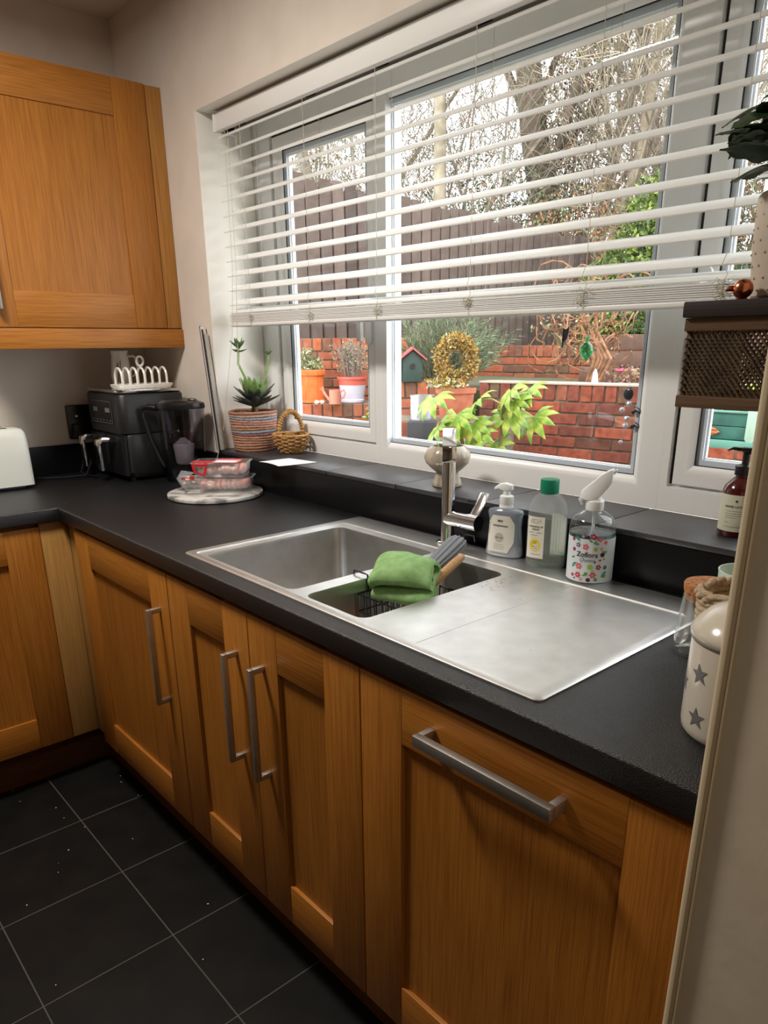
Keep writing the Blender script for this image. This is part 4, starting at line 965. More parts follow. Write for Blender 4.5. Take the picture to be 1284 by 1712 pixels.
def spray():
    O = (1.474, .5455, .9143); t = thing('spray_bottle', 'flower printed trigger spray bottle with white head at the end of the row', 'bottle', O)
    R = .0445
    G().lathe([(.002,.001),(R-.004,0),(R,.004),(R,.105),(R-.002,.116),(R-.008,.127),(.024,.136),(.0155,.140),(.0145,.1415)], 48).build('bottle_shell', thin_glass('spray_plastic', (.93,.95,.96,1), 1.5, .02, 1.2), t, angle=60)
    G().lathe([(.002,.002),(R-.004,.002),(R-.0015,.006),(R-.0015,.098),(.002,.098)], 48).build('liquid', thin_glass('spray_milky', (.82,.86,.88,1), 1.4, .1), t, angle=60)
    # milky print wrap
    n = 48; m, nt, b = newmat('milky_print'); b.inputs['Base Color'].default_value = S(222,232,236); b.inputs['Alpha'].default_value = .86; b.inputs['Roughness'].default_value = .4
    pr = G().loft([[((R+.0003)*math.cos(2*math.pi*i/n), (R+.0003)*math.sin(2*math.pi*i/n), z) for i in range(n)] for z in (.004, .091)], cap0=False, cap1=False).build('print_wrap', m, t, fixn=False)
    fa = math.radians(-62)     # side that faces the room
    DK = plain('print_plum', S(64,30,46), .5)
    vs, fs = text_mesh('Zoflora', .0135, True); G().add(cyl_wrap(vs, R, fa-.08, .060, .0012), fs).build('lettering', DK, pr, fixn=False)
    vs, fs = text_mesh('Queen', .0105); vs = [(x+y*.25, y, z) for x, y, z in vs]; G().add(cyl_wrap(vs, R, fa-.05, .0495, .0012), fs).build('lettering', DK, pr, fixn=False)
    pal = {'pink': S(214,92,104), 'red': S(190,40,70), 'magenta': S(150,24,84), 'green': S(98,152,70), 'teal': S(70,130,118), 'slate': S(92,96,128), 'peach': S(226,150,132), 'plum': S(92,50,84), 'lime': S(160,186,80)}
    r = random.Random(21)
    def spot(u, z, rad, col, petals=0):
        pts = []
        k_ = 14 if not petals else petals*4
        for k in range(k_):
            a = 2*math.pi*k/k_; rr_ = rad*(1+(.22*math.cos(petals*a) if petals else 0)); pts.append((rr_*math.cos(a), rr_*math.sin(a), 0))
        v_ = cyl_wrap([(x+u, y, 0) for x, y, _ in pts], R, fa, z, .0007); c = cyl_wrap([(u, 0, 0)], R, fa, z, .0008)
        G().add(v_+c, [(i, (i+1) % k_, k_) for i in range(k_)]).build('printed_flower', plain('print_'+col, pal[col], .5), pr, fixn=False)
        if petals: 
            v2 = cyl_wrap([(x*.4+u, y*.4, 0) for x, y, _ in pts], R, fa, z, .0010); c2 = cyl_wrap([(u,0,0)], R, fa, z, .0011)
            G().add(v2+c2, [(i, (i+1) % k_, k_) for i in range(k_)]).build('flower_centre', plain('print_peach', pal['peach'], .5), pr, fixn=False)
    def leaf(u, z, L, ang, col):
        pts = [(-L/2,0),(-L/4,L*.16),(0,L*.2),(L/4,L*.14),(L/2,0),(L/4,-L*.14),(0,-L*.2),(-L/4,-L*.16)]; c, s_ = math.cos(ang), math.sin(ang)
        v_ = cyl_wrap([(x*c-y*s_+u, x*s_+y*c, 0) for x, y in pts], R, fa, z, .0007); G().add(v_, [tuple(range(8))]).build('printed_leaf', plain('print_'+col, pal[col], .5), pr, fixn=False)
    for k, (u, z, rad, col, pe) in enumerate([(.006,.097,.0065,'magenta',5),(.019,.092,.0058,'pink',5),(-.013,.096,.0055,'slate',5),(-.022,.078,.0055,'slate',5),(-.007,.076,.0065,'pink',5),(.012,.072,.005,'lime',0),(.023,.073,.004,'peach',5),(-.031,.068,.0045,'magenta',0),(.026,.061,.0055,'plum',0),(-.018,.036,.0072,'pink',6),(.004,.036,.0065,'lime',0),(.020,.036,.0058,'magenta',5),(-.019,.018,.0065,'red',6),(.010,.020,.0070,'pink',6),(-.003,.022,.0042,'green',0),(.022,.050,.0028,'red',0),(.030,.052,.0022,'pink',0),(-.031,.016,.0042,'red',0),(.031,.085,.0045,'pink',5),(-.034,.088,.0042,'magenta',0),(.034,.035,.005,'teal',0),(.033,.018,.005,'green',0),(.002,.010,.005,'plum',0),(.016,.011,.0042,'green',0),(-.012,.010,.004,'peach',5),(.012,.0465,.0024,'plum',0),(-.026,.010,.0024,'magenta',0),(.028,.094,.003,'green',0)]): spot(u, z, rad*.84, col, pe)
    for u, z, L, a, c in [(-.026,.092,.012,.4,'teal'),(-.023,.089,.012,-.5,'teal'),(.010,.086,.010,.8,'green'),(.002,.088,.010,-.7,'green'),(.014,.083,.009,0,'teal'),(-.030,.036,.012,.9,'teal'),(-.027,.040,.011,.3,'teal'),(.030,.020,.013,1.1,'teal'),(.034,.024,.012,.5,'teal'),(.028,.067,.008,-.4,'green'),(-.032,.052,.010,.5,'teal'),(.033,.066,.009,1.2,'green'),(-.006,.019,.009,.3,'green'),(.009,.028,.008,2.,'lime')]: leaf(u, z, L, a, c)
    PW = plain('trigger_white', S(236,237,238), .32)
    g = G().lathe([(.0165,.1405),(.0172,.142),(.0172,.158),(.0155,.160),(.013,.165)], 30).build('collar', PW, t)
    rb = G()
    for k in range(24): a = 2*math.pi*k/24; rb.box(-.0006,.0006,-.0004,.0006,.143,.157); 
    # head: nozzle towards +X -Y corner, lever below
    a = math.radians(205); c, s_ = math.cos(a), math.sin(a)
    def P(u, v, z): return (u*c-v*s_, u*s_+v*c, z)
    hd = []
    for u, w_, za, zb in ((-.030,.010,.196,.222),(-.022,.0125,.184,.219),(-.008,.015,.166,.210),(.006,.016,.160,.196),(.018,.014,.160,.186),(.028,.009,.163,.176)):
        hd.append([P(u,-w_,za), P(u,w_,za), P(u,w_*.8,zb), P(u,-w_*.8,zb)])
    G().loft(hd).build('trigger_head', PW, t, bevel=.003)
    G().loft([[P(.020,-.007,.172),P(.020,.007,.172),P(.014,.007,.164),P(.014,-.007,.164)], [P(.032,-.006,.160),P(.032,.006,.160),P(.027,.006,.156),P(.027,-.006,.156)], [P(.026,-.005,.148),P(.026,.005,.148),P(.022,.005,.149),P(.022,-.005,.149)]]).build('trigger_lever', PW, t, bevel=.002)
    G().loft([[P(-.029,-.004,.209),P(-.029,.004,.209),P(-.029,.004,.216),P(-.029,-.004,.216)], [P(-.036,-.0035,.216),P(-.036,.0035,.216),P(-.036,.0035,.223),P(-.036,-.0035,.223)]]).build('nozzle', PW, t, bevel=.001)
    G().tube([(0,0,.142),(.0,0,.08),(.004,0,.012)], .003, 8).build('dip_tube', plain('tube_white', S(220,226,230), .4), t)
spray()

# ================================================================ RIGHT END OF THE WORKTOP
def glass_jar():
    O = (1.800, .362, .9102); t = thing('glass_jar', 'empty glass jar with cork lid next to the drainer', 'jar', O)
    G().lathe([(.002,.001),(.040,.0),(.044,.003),(.0445,.012),(.042,.05),(.039,.092),(.0385,.098)], 40, cap1=False).build('glass_body', thin_glass('jar_glass', (.95,.965,.96,1), 1.6, 0, 1.5), t, angle=60)
    G().lathe([(.002,.006),(.036,.006),(.041,.012),(.040,.05),(.037,.09)], 40, cap1=False).build('inner_wall', thin_glass('jar_glass2', (.97,.975,.97,1), 1.6), t, angle=60)
    G().lathe([(.002,.088),(.0365,.088),(.0375,.098),(.0390,.099),(.040,.110),(.039,.112),(.002,.1125)], 36).build('cork_lid', plain('cork', S(178,118,68), .9, noise=(140, S(134,80,42), .45, .62), bump=(160,.6)), t)
glass_jar()
def canister():
    O = (1.940, .158, .9102); t = thing('storage_canister', 'cream enamel canister with grey stars and domed lid', 'canister', O)
    EN = plain('cream_enamel', S(214,206,190), .16, spec=.6); R = .064
    G().lathe([(.002,.001),(R-.004,0),(R-.001,.004),(R,.012),(R,.122),(R-.001,.126)], 56).build('body', EN, t)
    G().lathe([(R+.001,.124),(R+.0025,.127),(R+.0025,.132),(R,.136),(R-.004,.142),(R-.018,.155),(R-.036,.162),(.014,.166),(.010,.168),(.010,.172),(.015,.178),(.012,.184),(.002,.186)], 56).build('lid', EN, t)
    G().lathe([(R+.0012,.121),(R+.002,.1225),(R+.002,.1242),(R+.0012,.1245)], 56).build('seal_ring', plain('grey_seal', S(120,118,112), .4), t)
    ST = plain('star_grey', S(112,110,112), .4)
    for u, z, s_, rot in ((-.030,.085,.014,.2),(-.026,.030,.014,.1),(.014,.055,.014,.3),(.016,.105,.013,.0),(-.066,.062,.014,.2),(.05,.028,.014,.2),(.06,.085,.014,0),(-.1,.03,.014,.2),(-.105,.1,.014,0)):
        pts = [((s_ if k%2 == 0 else s_*.42)*math.cos(rot+math.pi/2+k*math.pi/5), (s_ if k%2 == 0 else s_*.42)*math.sin(rot+math.pi/2+k*math.pi/5), 0) for k in range(10)]
        v_ = cyl_wrap([(x+u, y, 0) for x, y, _ in pts], R, math.radians(-90), z, .0006)+cyl_wrap([(u,0,0)], R, math.radians(-90), z, .0007)
        G().add(v_, [(i, (i+1) % 10, 10) for i in range(10)]).build('star', ST, t, fixn=False)
canister()
def rope_basket():
    O = (1.920, .277, .9102); t = thing('rope_basket', 'pale cotton rope basket behind the star canister', 'basket', O)
    RP = plain('cotton_rope', S(198,176,146), .9, noise=(160, S(160,136,104), .4, .7), bump=(240,.9))
    n = 14
    for k in range(n):
        z = .006+.0092*k; s_ = 1+.04*(k/(n-1)); pts = rrect(-.086*s_, .086*s_, -.048*s_, .048*s_, .036, z, 5)
        dz = .004*math.sin(k*.6); G().tube([(p[0], p[1], p[2]+(.018*max(0, p[0]/.09)*(k/(n-1)) )) for p in pts], .0052, 7, closed=True).build('rope_coil', RP, t, angle=80)
    rim = rrect(-.091, .091, -.051, .051, .038, .135, 8)
    for ph in (0, math.pi):
        pts = []
        for j, p in enumerate(rim):
            a = j*1.4+ph; pts.append((p[0]*(1+.035*math.cos(a)), p[1]*(1+.035*math.cos(a)), p[2]+.018*max(0,p[0]/.09)+.0045*math.sin(a)))
        G().tube(pts, .0048, 7, closed=True).build('braided_rim', RP, t, angle=80)
    G().loft([rrect(-.084,.084,-.046,.046,.034,.001), rrect(-.084,.084,-.046,.046,.034,.003)]).build('base', RP, t)
    o = G().loft([rrect(-.05,.05,-.02,.02,.008,.004), rrect(-.052,.052,-.022,.022,.009,.12), rrect(-.04,.04,-.014,.014,.006,.145)]).build('fabric_pouch', plain('peach_fabric', S(206,166,132), .9, bump=(120,.6)), None, (1.945, .277, .9140), (0,.0,.1)); tag(o, 'peach fabric pouch stuffed in the rope basket', 'pouch')
rope_basket()
def cups():
    for nm, lab, loc, r_, h, col in (('mint_bowl', 'pale mint green cup behind the rope basket', (1.805,.478,.9102), .045, .108, S(196,214,200)), ('pink_cup', 'pale pink cup by the upstand behind the mint cup', (1.885,.52,.9102), .042, .135, S(226,172,170))):
        t = thing(nm, lab, 'cup', loc)
        G().lathe([(.002,.001),(r_*.75,.0),(r_*.8,.004),(r_*.95,h*.4),(r_,h*.95),(r_*1.02,h),(r_*.97,h*1.0),(r_*.92,h*.9),(r_*.86,h*.4),(r_*.7,.01),(.002,.008)], 36).build('body', plain(nm+'_glaze', col, .25), t)
cups()
# ---------------------------------------------------------------- shelf crate on the right wall, plant pot and copper ornament
def shelf():
    O = (1.91, .28, 1.287); t = thing('mesh_shelf', 'dark wooden shelf crate with rusty wire mesh front on the right wall', 'shelf', O)
    DK = wood('dark_shelf_wood', 'x', S(48,32,26), S(30,20,16), (.7,.65,.6,1), rough=.7); RM = plain('rusty_mesh', S(104,84,62), .6, .3, noise=(60, S(70,54,40), .4, .7)); RW = wood('weathered_frame', 'x', S(112,86,60), S(84,60,40), (.8,.75,.7,1), rough=.8)
    x0, x1, y0, y1 = -.122, .119, -.08, .08
    G().box(x0, x1, y0-.004, y1, .103, .121).build('top_plank', DK, t, bevel=.002)
    for y in (y0, y1-.012): G().box(x0+.002, x1, y, y+.012, .0, .014).build('bottom_rail', RW, t, bevel=.001)
    for y in (y0, y1-.012): G().box(x0+.002, x1, y+.001, y+.011, .088, .1025).build('upper_rail', RW, t, bevel=.001)
    G().box(x0+.002, x0+.014, y0+.0125, y1-.0125, .0, .014).build('bottom_rail', RW, t, bevel=.001)
    def mesh(a, b, y, axis):
        g = G(); p = .0068; h0, h1 = .012, .090; W = b-a; H = h1-h0; sl = 1.25
        k = -H/sl
        while k < W:
            for sgn in (1, -1):
                s0, s1 = max(0, -k), min(H/sl, W-k)
                if s1 > s0+.001:
                    q0, q1 = (k+s0, s0*sl), (k+s1, s1*sl)
                    if sgn < 0: q0, q1 = (W-q0[0], q0[1]), (W-q1[0], q1[1])
                    f = (lambda q: (a+q[0], y+.0012*sgn, h0+q[1])) if axis == 'x' else (lambda q: (y+.0012*sgn, a+q[0], h0+q[1]))
                    g.tube([f(q0), f(q1)], .0013, 4)
            k += p
        o = g.build('mesh_panel', RM, t, fixn=False); o['kind'] = 'stuff'
    mesh(x0+.004, x1, y0+.006, 'x'); mesh(x0+.004, x1, y1-.006, 'x'); mesh(y0+.006, y1-.006, x0+.008, 'y')
shelf()
def pot():
    O = (1.888, .272, 1.4082); t = thing('plant_pot', 'off-white hobnail plant pot standing on the mesh shelf', 'plant pot', O)
    PM = plain('pot_matt', S(196,182,164), .7); R = .057
    G().lathe([(.002,.001),(.048,.0),(.052,.004),(R,.06),(R+.001,.108),(R-.002,.112),(R-.006,.110),(R-.007,.06),(.002,.05)], 44).build('body', PM, t)
    g = G(); r = random.Random(9)
    for j in range(8):
        for i in range(20):
            a = 2*math.pi*(i+.5*(j%2))/20; z = .010+.013*j; rr_ = .052+(R-.052)*min(1, z/.06); g.sphere((rr_*math.cos(a), rr_*math.sin(a), z), .0016, 6, 4)
    o = g.build('hobnails', PM, t); o['kind'] = 'stuff'
    G().lathe([(R-.006,.095),(.002,.098)], 24, cap0=False).build('soil', MATS['soil'], t)
pot()
def pot_plant():
    O = (1.888, .272, 1.505); t = thing('houseplant', 'dark green leafy houseplant in the hobnail pot at the top right', 'plant', O)
    LM = leafmat('dark_leaf', [S(30,46,28), S(48,68,40), S(70,88,56)], 30, .35)
    r = random.Random(14)
    def leafm(L, W):
        g = G(); n = 8; loops = []
        for i in range(n+1):
            u = i/n; w_ = W*math.sin(math.pi*(u**.8))**.9 if 0 < i < n else .0006; z = .0-.5*L*u*u*.6
            loops.append([(u*L,-w_,z-.1*w_+.002*math.sin(i*2)),(u*L,-w_*.5,z+.06*w_),(u*L,0,z-.05*w_),(u*L,w_*.5,z+.06*w_),(u*L,w_,z-.1*w_-.002*math.sin(i*2)),(u*L,w_*.5,z+.06*w_-.0008),(u*L,0,z-.05*w_-.001),(u*L,-w_*.5,z+.06*w_-.0008)])
        return g.loft(loops).mesh('leaf', LM, angle=80)
    me = [leafm(.058,.023), leafm(.048,.021), leafm(.062,.018)]
    ST = plain('plant_stem', S(70,78,46), .6)
    for k, (dx, dy, dz) in enumerate([(-.055,-.03,.085),(-.045,.01,.105),(-.03,-.045,.10),(-.02,-.01,.13),(.0,.03,.12),(.02,-.03,.12),(.035,.01,.10),(-.04,-.015,.06),(-.065,.015,.095),(-.01,-.05,.075),(.03,.04,.09)]):
        e = Vector((dx,dy,dz)); s = G().tube([(0,0,0),tuple(e*.5+Vector((0,0,.015))),tuple(e)], [.0025,.002,.0015], 6).build('stem', ST, t)
        for q in range(3):
            o = obj('leaf', me[(k+q)%3], t, e-Vector((0,0,.012*q))*.8); a = math.atan2(dy, dx)+(-.9,.0,.9)[q]+r.uniform(-.3,.3); o.rotation_euler = (r.uniform(-.4,.4), r.uniform(-.5,.35), a)
pot_plant()
def copper():
    O = (1.848, .214, 1.4082); t = thing('copper_ornament', 'small round copper ornament on the shelf edge beside the pot', 'ornament', O)
    CU = plain('copper', S(206,128,96), .25, 1., noise=(90, S(160,88,66), .4, .7))
    G().sphere((0,0,.0112), .011, 20, 12, sc=(1,1,.98)).build('globe', CU, t); G().lathe([(.005,0),(.007,.002),(.004,.006)], 12, (-.012,-.003,.009)).build('knob', CU, t)
    G().lathe([(.006,0),(.0062,.001),(.003,.002)], 12).build('foot', CU, t)
copper()
# ---------------------------------------------------------------- ornaments hung in the window
def suncatchers():
    th = plain('thread', S(190,190,190), .6)
    t = thing('suncatcher', 'green glass ball suncatcher hanging in front of the middle pane', 'ornament', (1.248,.815,1.322))
    GG = thin_glass('green_glass', (.30,.86,.56,1), 1.6, .03, 1.2)
    G().lathe([(.001,0),(.006,.006),(.012,.013),(.0155,.022),(.0145,.031),(.009,.038),(.004,.042),(.004,.05),(.0052,.052),(.002,.054)], 24).build('glass_drop', GG, t)
    G().tube([(0,0,.053),(0,0,.65)], .0004, 4).build('thread', th, t)
    t = thing('butterfly_ornament', 'pale yellow butterfly ornament hung by the green glass ball', 'ornament', (1.18,.815,1.36))
    YW = plain('butterfly_wing', S(226,220,176), .5)
    G().prism([(-.022,.026),(-.004,.012),(.0,.0),(-.006,-.006),(-.012,.008),(-.024,.018)], -.0008, .0008, 'y').build('wing', YW, t); G().prism([(.004,.03),(.018,.036),(.014,.012),(.005,.004)], -.0008, .0008, 'y').build('wing', plain('butterfly_dark', S(58,56,66), .5), t)
    G().tube([(.002,0,-.008),(.003,0,.034)], .0022, 8).build('body', BLACKM, t); G().tube([(.003,0,.03),(.006,0,.61)], .0004, 4).build('thread', th, t)
    t = thing('crystal_string', 'string of clear crystal beads hung at the right of the middle pane', 'ornament', (1.356,.815,1.15))
    CR = plain('crystal', S(206,212,218), .05, .0, spec=1.)
    for z, dx in ((.0,0),(.036,.008),(.052,.010),(.070,-.004),(.084,.012)): G().sphere((dx,0,z), .0062 if z else .0045, 10, 7).build('bead', CR, t, angle=10)
    DKM = plain('pewter', S(74,76,84), .3, .6)
    G().sphere((.008,.0,.105), .011, 14, 10, sc=(1.1,.4,1.2)).build('charm', DKM, t)
    for z in (.04, .072): G().tube([(.022,0,z-.006),(.032,0,z+.002),(.042,0,z-.004)], .0045, 8).build('charm_arm', DKM, t)
    G().tube([(0,0,0),(.008,0,.036),(.0,0,.07),(.008,0,.11),(.006,0,.82)], .0004, 4).build('thread', th, t)
suncatchers()
# ================================================================ THE GARDEN
GROUND = .10
struct(G().box(-16, 9, .905, 26, GROUND-.1, GROUND).build('garden_ground', plain('garden_soil', S(92,84,66), .95, noise=(2.2, S(70,84,48), .4, .6), bump=(30,1.))))
BR = varied('garden_brick', [S(128,70,56), S(152,80,60), S(168,88,62), S(142,76,62), S(104,64,54), S(162,98,74), S(134,78,66), S(104,86,66)], .85, (24, (.55,.5,.45,1)))
BRO = varied('orange_brick', [S(168,92,64), S(182,102,68), S(158,88,66), S(176,110,82), S(146,80,60), S(116,88,70)], .85, (24, (.7,.62,.52,1)))
MORT = plain('mortar', S(122,108,92), .95, noise=(20, S(92,84,70), .4, .6)); MORTP = plain('pale_mortar', S(176,156,138), .9)
def brick_mesh(L, H, D, seed):
    r = random.Random(seed); j = lambda: r.uniform(-.0022,.0022)
    g = G(); x0, x1, z0, z1 = 0, L, 0, H
    g.add([(x0+j(),j(),z0+j()),(x1+j(),j(),z0+j()),(x1,D,z0),(x0,D,z0),(x0+j(),j(),z1+j()),(x1+j(),j(),z1+j()),(x1,D,z1),(x0,D,z1)], [(0,3,2,1),(4,5,6,7),(0,1,5,4),(1,2,6,5),(2,3,7,6),(3,0,4,7)])
    return g
def brick_wall(label, A, B, ztop, courses, mat, L=.225, H=.068, soldier=.1, cap=None, group='garden brick walls', depth=.1, returns=False):
    A = Vector((A[0], A[1], 0)); B = Vector((B[0], B[1], 0)); d = B-A; W = d.length; a = math.atan2(d.y, d.x)
    hh = soldier+courses*H; z0_ = ztop-hh
    t = thing('brick_wall', label, 'wall', (A.x, A.y, z0_), a, group=group)
    bot = GROUND-z0_
    G().box(.004, W-.004, .009, depth+.06, min(0, bot), hh-.003).build('mortar_core', MORT, t)
    full = [brick_mesh(L-.010, H-.010, .09, s_) for s_ in range(4)]; fm = [g.mesh('brick', mat, bevel=.003, bseg=1) for g in full]
    half = brick_mesh(L*.5-.010, H-.010, .09, 9).mesh('brick', mat, bevel=.003, bseg=1)
    sol = [brick_mesh(.066, soldier-.008, .09, s_).mesh('brick', mat, bevel=.003, bseg=1) for s_ in (21,22,23)] if soldier else []
    r = random.Random(int(W*1000)); y = lambda: r.uniform(-.004,.002)
    for c in range(courses):
        x = 0; z = c*H+.005
        if c % 2: obj('brick', half, t, (.005, y(), z)); x = L*.5
        while x+L <= W+.001: obj('brick', r.choice(fm), t, (x+.005, y(), z)); x += L
        if x+L*.5 <= W+.001: obj('brick', half, t, (x+.005, y(), z))
    if soldier:
        x = 0
        while x+.072 <= W+.02: obj('brick', r.choice(sol), t, (x+.003, y(), courses*H+.004)); x += .0755
    if cap: G().box(.0, W, -.006, depth+.06, hh-.004, hh+.008).build('mortar_cap', cap, t, bevel=.003)
    return t
def along(A, a, L): return (A[0]+L*math.cos(math.radians(a)), A[1]+L*math.sin(math.radians(a)))
brick_wall('near red brick wall behind the yellow-green leafy plant', (-.985, 3.0), along((-.985,3.0), 12, 2.9), 1.125, 8, BR, cap=MORTP)
brick_wall('distant orange brick wall below the dark fence boards', (-3.05, 4.72), (-.95, 4.90), 1.34, 5, BRO)
brick_wall('tall brick wall seen through the left sash behind the flower pots', along((-2.64,2.80), 52, -.22), along((-2.31,3.22), 52, .7), 1.41, 6, BRO)
brick_wall('low brick ledge carrying the flower pots', along((-2.32,2.55), 53, -.3), along((-2.02,2.95), 53, .55), .945, 3, BRO, depth=.3)
brick_wall('short brick wall under the bird house', (-1.42, 2.55), (-1.02, 2.93), 1.13, 4, BRO)
brick_wall('brick pier under the topiary pot', (-1.02, 2.22), (-.42, 2.62), .937, 5, BRO, depth=.34)
brick_wall('low brick step under the ribbed metal can', (-.98, 1.92), (-.42, 2.22), .862, 5, BR, soldier=.0, depth=.16)
struct(G().prism([(-.9,3.2),(2.2,3.85),(2.2,8.),(-3.2,8.),(-3.05,4.9),(-.95,5.05),(-.9,4.4)], .5, 1.06).build('raised_bed_soil', MATS['garden_soil']))
struct(G().prism([(-3.05,4.72),(-2.2,3.9),(-1.7,2.75),(-1.0,3.08),(-.95,4.85)], .5, 1.07).build('raised_bed_soil', MATS['garden_soil']))
struct(G().box(1.0, 4.5, 2.9, 7.0, .1, .55).build('lower_bed_soil', MATS['garden_soil']))
# ---------------------------------------------------------------- fence along the side boundary
def fence():
    A, B, T, z0_ = Vector((-2.80,2.05)), Vector((-3.72,8.2)), 2.58, .9
    d = B-A; W = d.length; a = math.atan2(d.y, d.x); t = thing('garden_fence', 'tall dark brown vertical board fence along the garden', 'fence', (A.x, A.y, z0_), a)
    FM = varied('fence_board', [S(106,90,82), S(92,80,74), S(116,100,92), S(84,72,68)], .9, (9, (.7,.66,.62,1)))
    ms = []
    for k in range(4):
        r = random.Random(k); ms.append(G().box(0, .128, 0, .02, 0, T-z0_+r.uniform(-.03,.03)).mesh('fence_board', FM, bevel=.003, bseg=1))
    r = random.Random(2); n = int(W/.15)
    for i in range(n): o = obj('fence_board', ms[i % 4 if i%3 else 2], t, (i*.15, -.05+r.uniform(-.004,.004), 0)); 
    for i in range(n): o = obj('fence_board', ms[(i+1) % 4], t, (i*.15+.075, .05, 0))
    for z in (.25, .85, 1.42): G().box(0, W, -.028, .048, z, z+.075).build('fence_rail', FM, t)
    for i in range(4): G().box(i*2., i*2.+.09, -.028, .05, -.8, T-z0_).build('fence_post', FM, t)
fence()
# ---------------------------------------------------------------- planting helpers
def leaf_cloud(g, r, blobs, n, size, m=None, flat=0.):
    """n little kite leaves scattered through ellipsoids"""
    tot = sum(b[1][0]*b[1][1]*b[1][2] for b in blobs)
    for c, rad in blobs:
        for _ in range(max(3, int(n*rad[0]*rad[1]*rad[2]/tot))):
            d = Vector((r.gauss(0,1), r.gauss(0,1), r.gauss(0,1))).normalized()*(r.random()**.4)
            p = Vector((c[0]+d.x*rad[0], c[1]+d.y*rad[1], c[2]+d.z*rad[2])); s_ = size*r.uniform(.6,1.3)
            u = Vector((r.gauss(0,1), r.gauss(0,1), r.gauss(0,1)-flat)).normalized(); v = u.orthogonal().normalized(); v.rotate(Matrix.Rotation(r.uniform(0,6.28), 3, u))
            o = len(g.v); g.v += [tuple(p), tuple(p+u*s_*.5+v*s_*.24), tuple(p+u*s_), tuple(p+u*s_*.5-v*s_*.24)]; g.f.append((o,o+1,o+2,o+3)); g.m.append(m(r) if m else 0)
def shrub(name, label, cat, loc, blobs, n, size, mats, weights=None, stems=6, group=None, seed=1, stemcol=S(92,72,54)):
    r = random.Random(seed); t = thing(name, label, cat, loc, group=group); g = G()
    k = len(mats); w_ = weights or [1]*k
    leaf_cloud(g, r, blobs, n, size, lambda q: q.choices(range(k), w_)[0])
    f = g.build('foliage', mats, t, fixn=False, angle=10); f['kind'] = 'stuff'
    s = G(); top = max(b[0][2]+b[1][2]*.5 for b in blobs)
    for i in range(stems):
        c, rad = r.choice(blobs); e = Vector((c[0]+r.uniform(-.7,.7)*rad[0], c[1]+r.uniform(-.7,.7)*rad[1], c[2]+r.uniform(-.2,.7)*rad[2])); s.tube([(r.uniform(-.02,.02), r.uniform(-.02,.02), 0), tuple(e*.5+Vector((r.uniform(-.03,.03),0,0))), tuple(e)], [.012,.008,.003], 5)
    s.build('stems', plain('shrub_stem%d' % seed, stemcol, .9), t)
    return t
def bare_tree(label, loc, H, r0, seed, spread=.55, col=None, group='bare trees beyond the fence', lean=(0,0), depth=5, twig=.004, first=.25, kids=(3,5)):
    r = random.Random(seed); t = thing('bare_tree', label, 'tree', loc, group=group); tr = G(); br = G()
    def grow(p, d, L, rad, lev):
        n = 5 if lev == 0 else 3; pts = [p.copy()]; rs = [rad]; q = p.copy(); dd = d.copy()
        for i in range(n):
            dd = (dd+Vector((r.gauss(0,.13), r.gauss(0,.13), r.gauss(0,.10)+(.05 if lev else .03)))).normalized(); q = q+dd*(L/n); pts.append(q.copy()); rs.append(max(twig, rad*(1-(.62 if lev else .75)*(i+1)/n)))
        (tr if lev == 0 else br).tube([tuple(x) for x in pts], rs, 9 if lev == 0 else (5 if lev == 1 else 3), cap=False)
        if lev >= depth: return
        m = r.randint(*kids)+(5 if lev == 0 else 0)
        for k in range(m):
            u = r.uniform(first if lev == 0 else .25, 1.); i = min(n-1, int(u*n)); f = u*n-i; b = pts[i].lerp(pts[i+1], f)
            ax = (pts[i+1]-pts[i]).normalized(); side = ax.orthogonal().normalized(); side.rotate(Matrix.Rotation(r.uniform(0,6.283), 3, ax))
            nd = (ax*(1-spread)+side*spread*r.uniform(.8,1.4)+Vector((0,0,.12))).normalized()
            grow(b, nd, L*(r.uniform(.34,.55) if lev == 0 else r.uniform(.5,.75)), max(twig, rs[i]*r.uniform(.25,.45)), lev+1)
    grow(Vector((0,0,0)), Vector((lean[0], lean[1], 1)).normalized(), H, r0, 0)
    BM = col or plain('grey_bark', S(146,136,124), .95, noise=(6, S(116,108,96), .4, .6))  # default bark lightened, distance haze is put into its colour
    tr.build('trunk', BM, t, fixn=False, angle=80); b = br.build('branches', BM, t, fixn=False, angle=80); b['kind'] = 'stuff'
    return t
LG1 = plain('leaf_sage', S(120,132,96), .7); LG2 = plain('leaf_darkgreen', S(70,86,58), .7); LG3 = plain('leaf_brown', S(150,110,76), .8); LG4 = plain('leaf_olive', S(112,118,62), .7); LG5 = plain('leaf_lime', S(150,170,52), .6); LG6 = plain('leaf_gold', S(164,132,70), .9, spec=.1); LG7 = plain('leaf_rust', S(158,100,62), .8); LG8 = plain('leaf_pale', S(176,176,140), .7)
TERRA = plain('terracotta', S(186,110,80), .85, noise=(20, S(168,96,68), .4, .65)); TERRO = plain('orange_terracotta', S(214,108,44), .8, noise=(20, S(196,92,40), .4, .65))
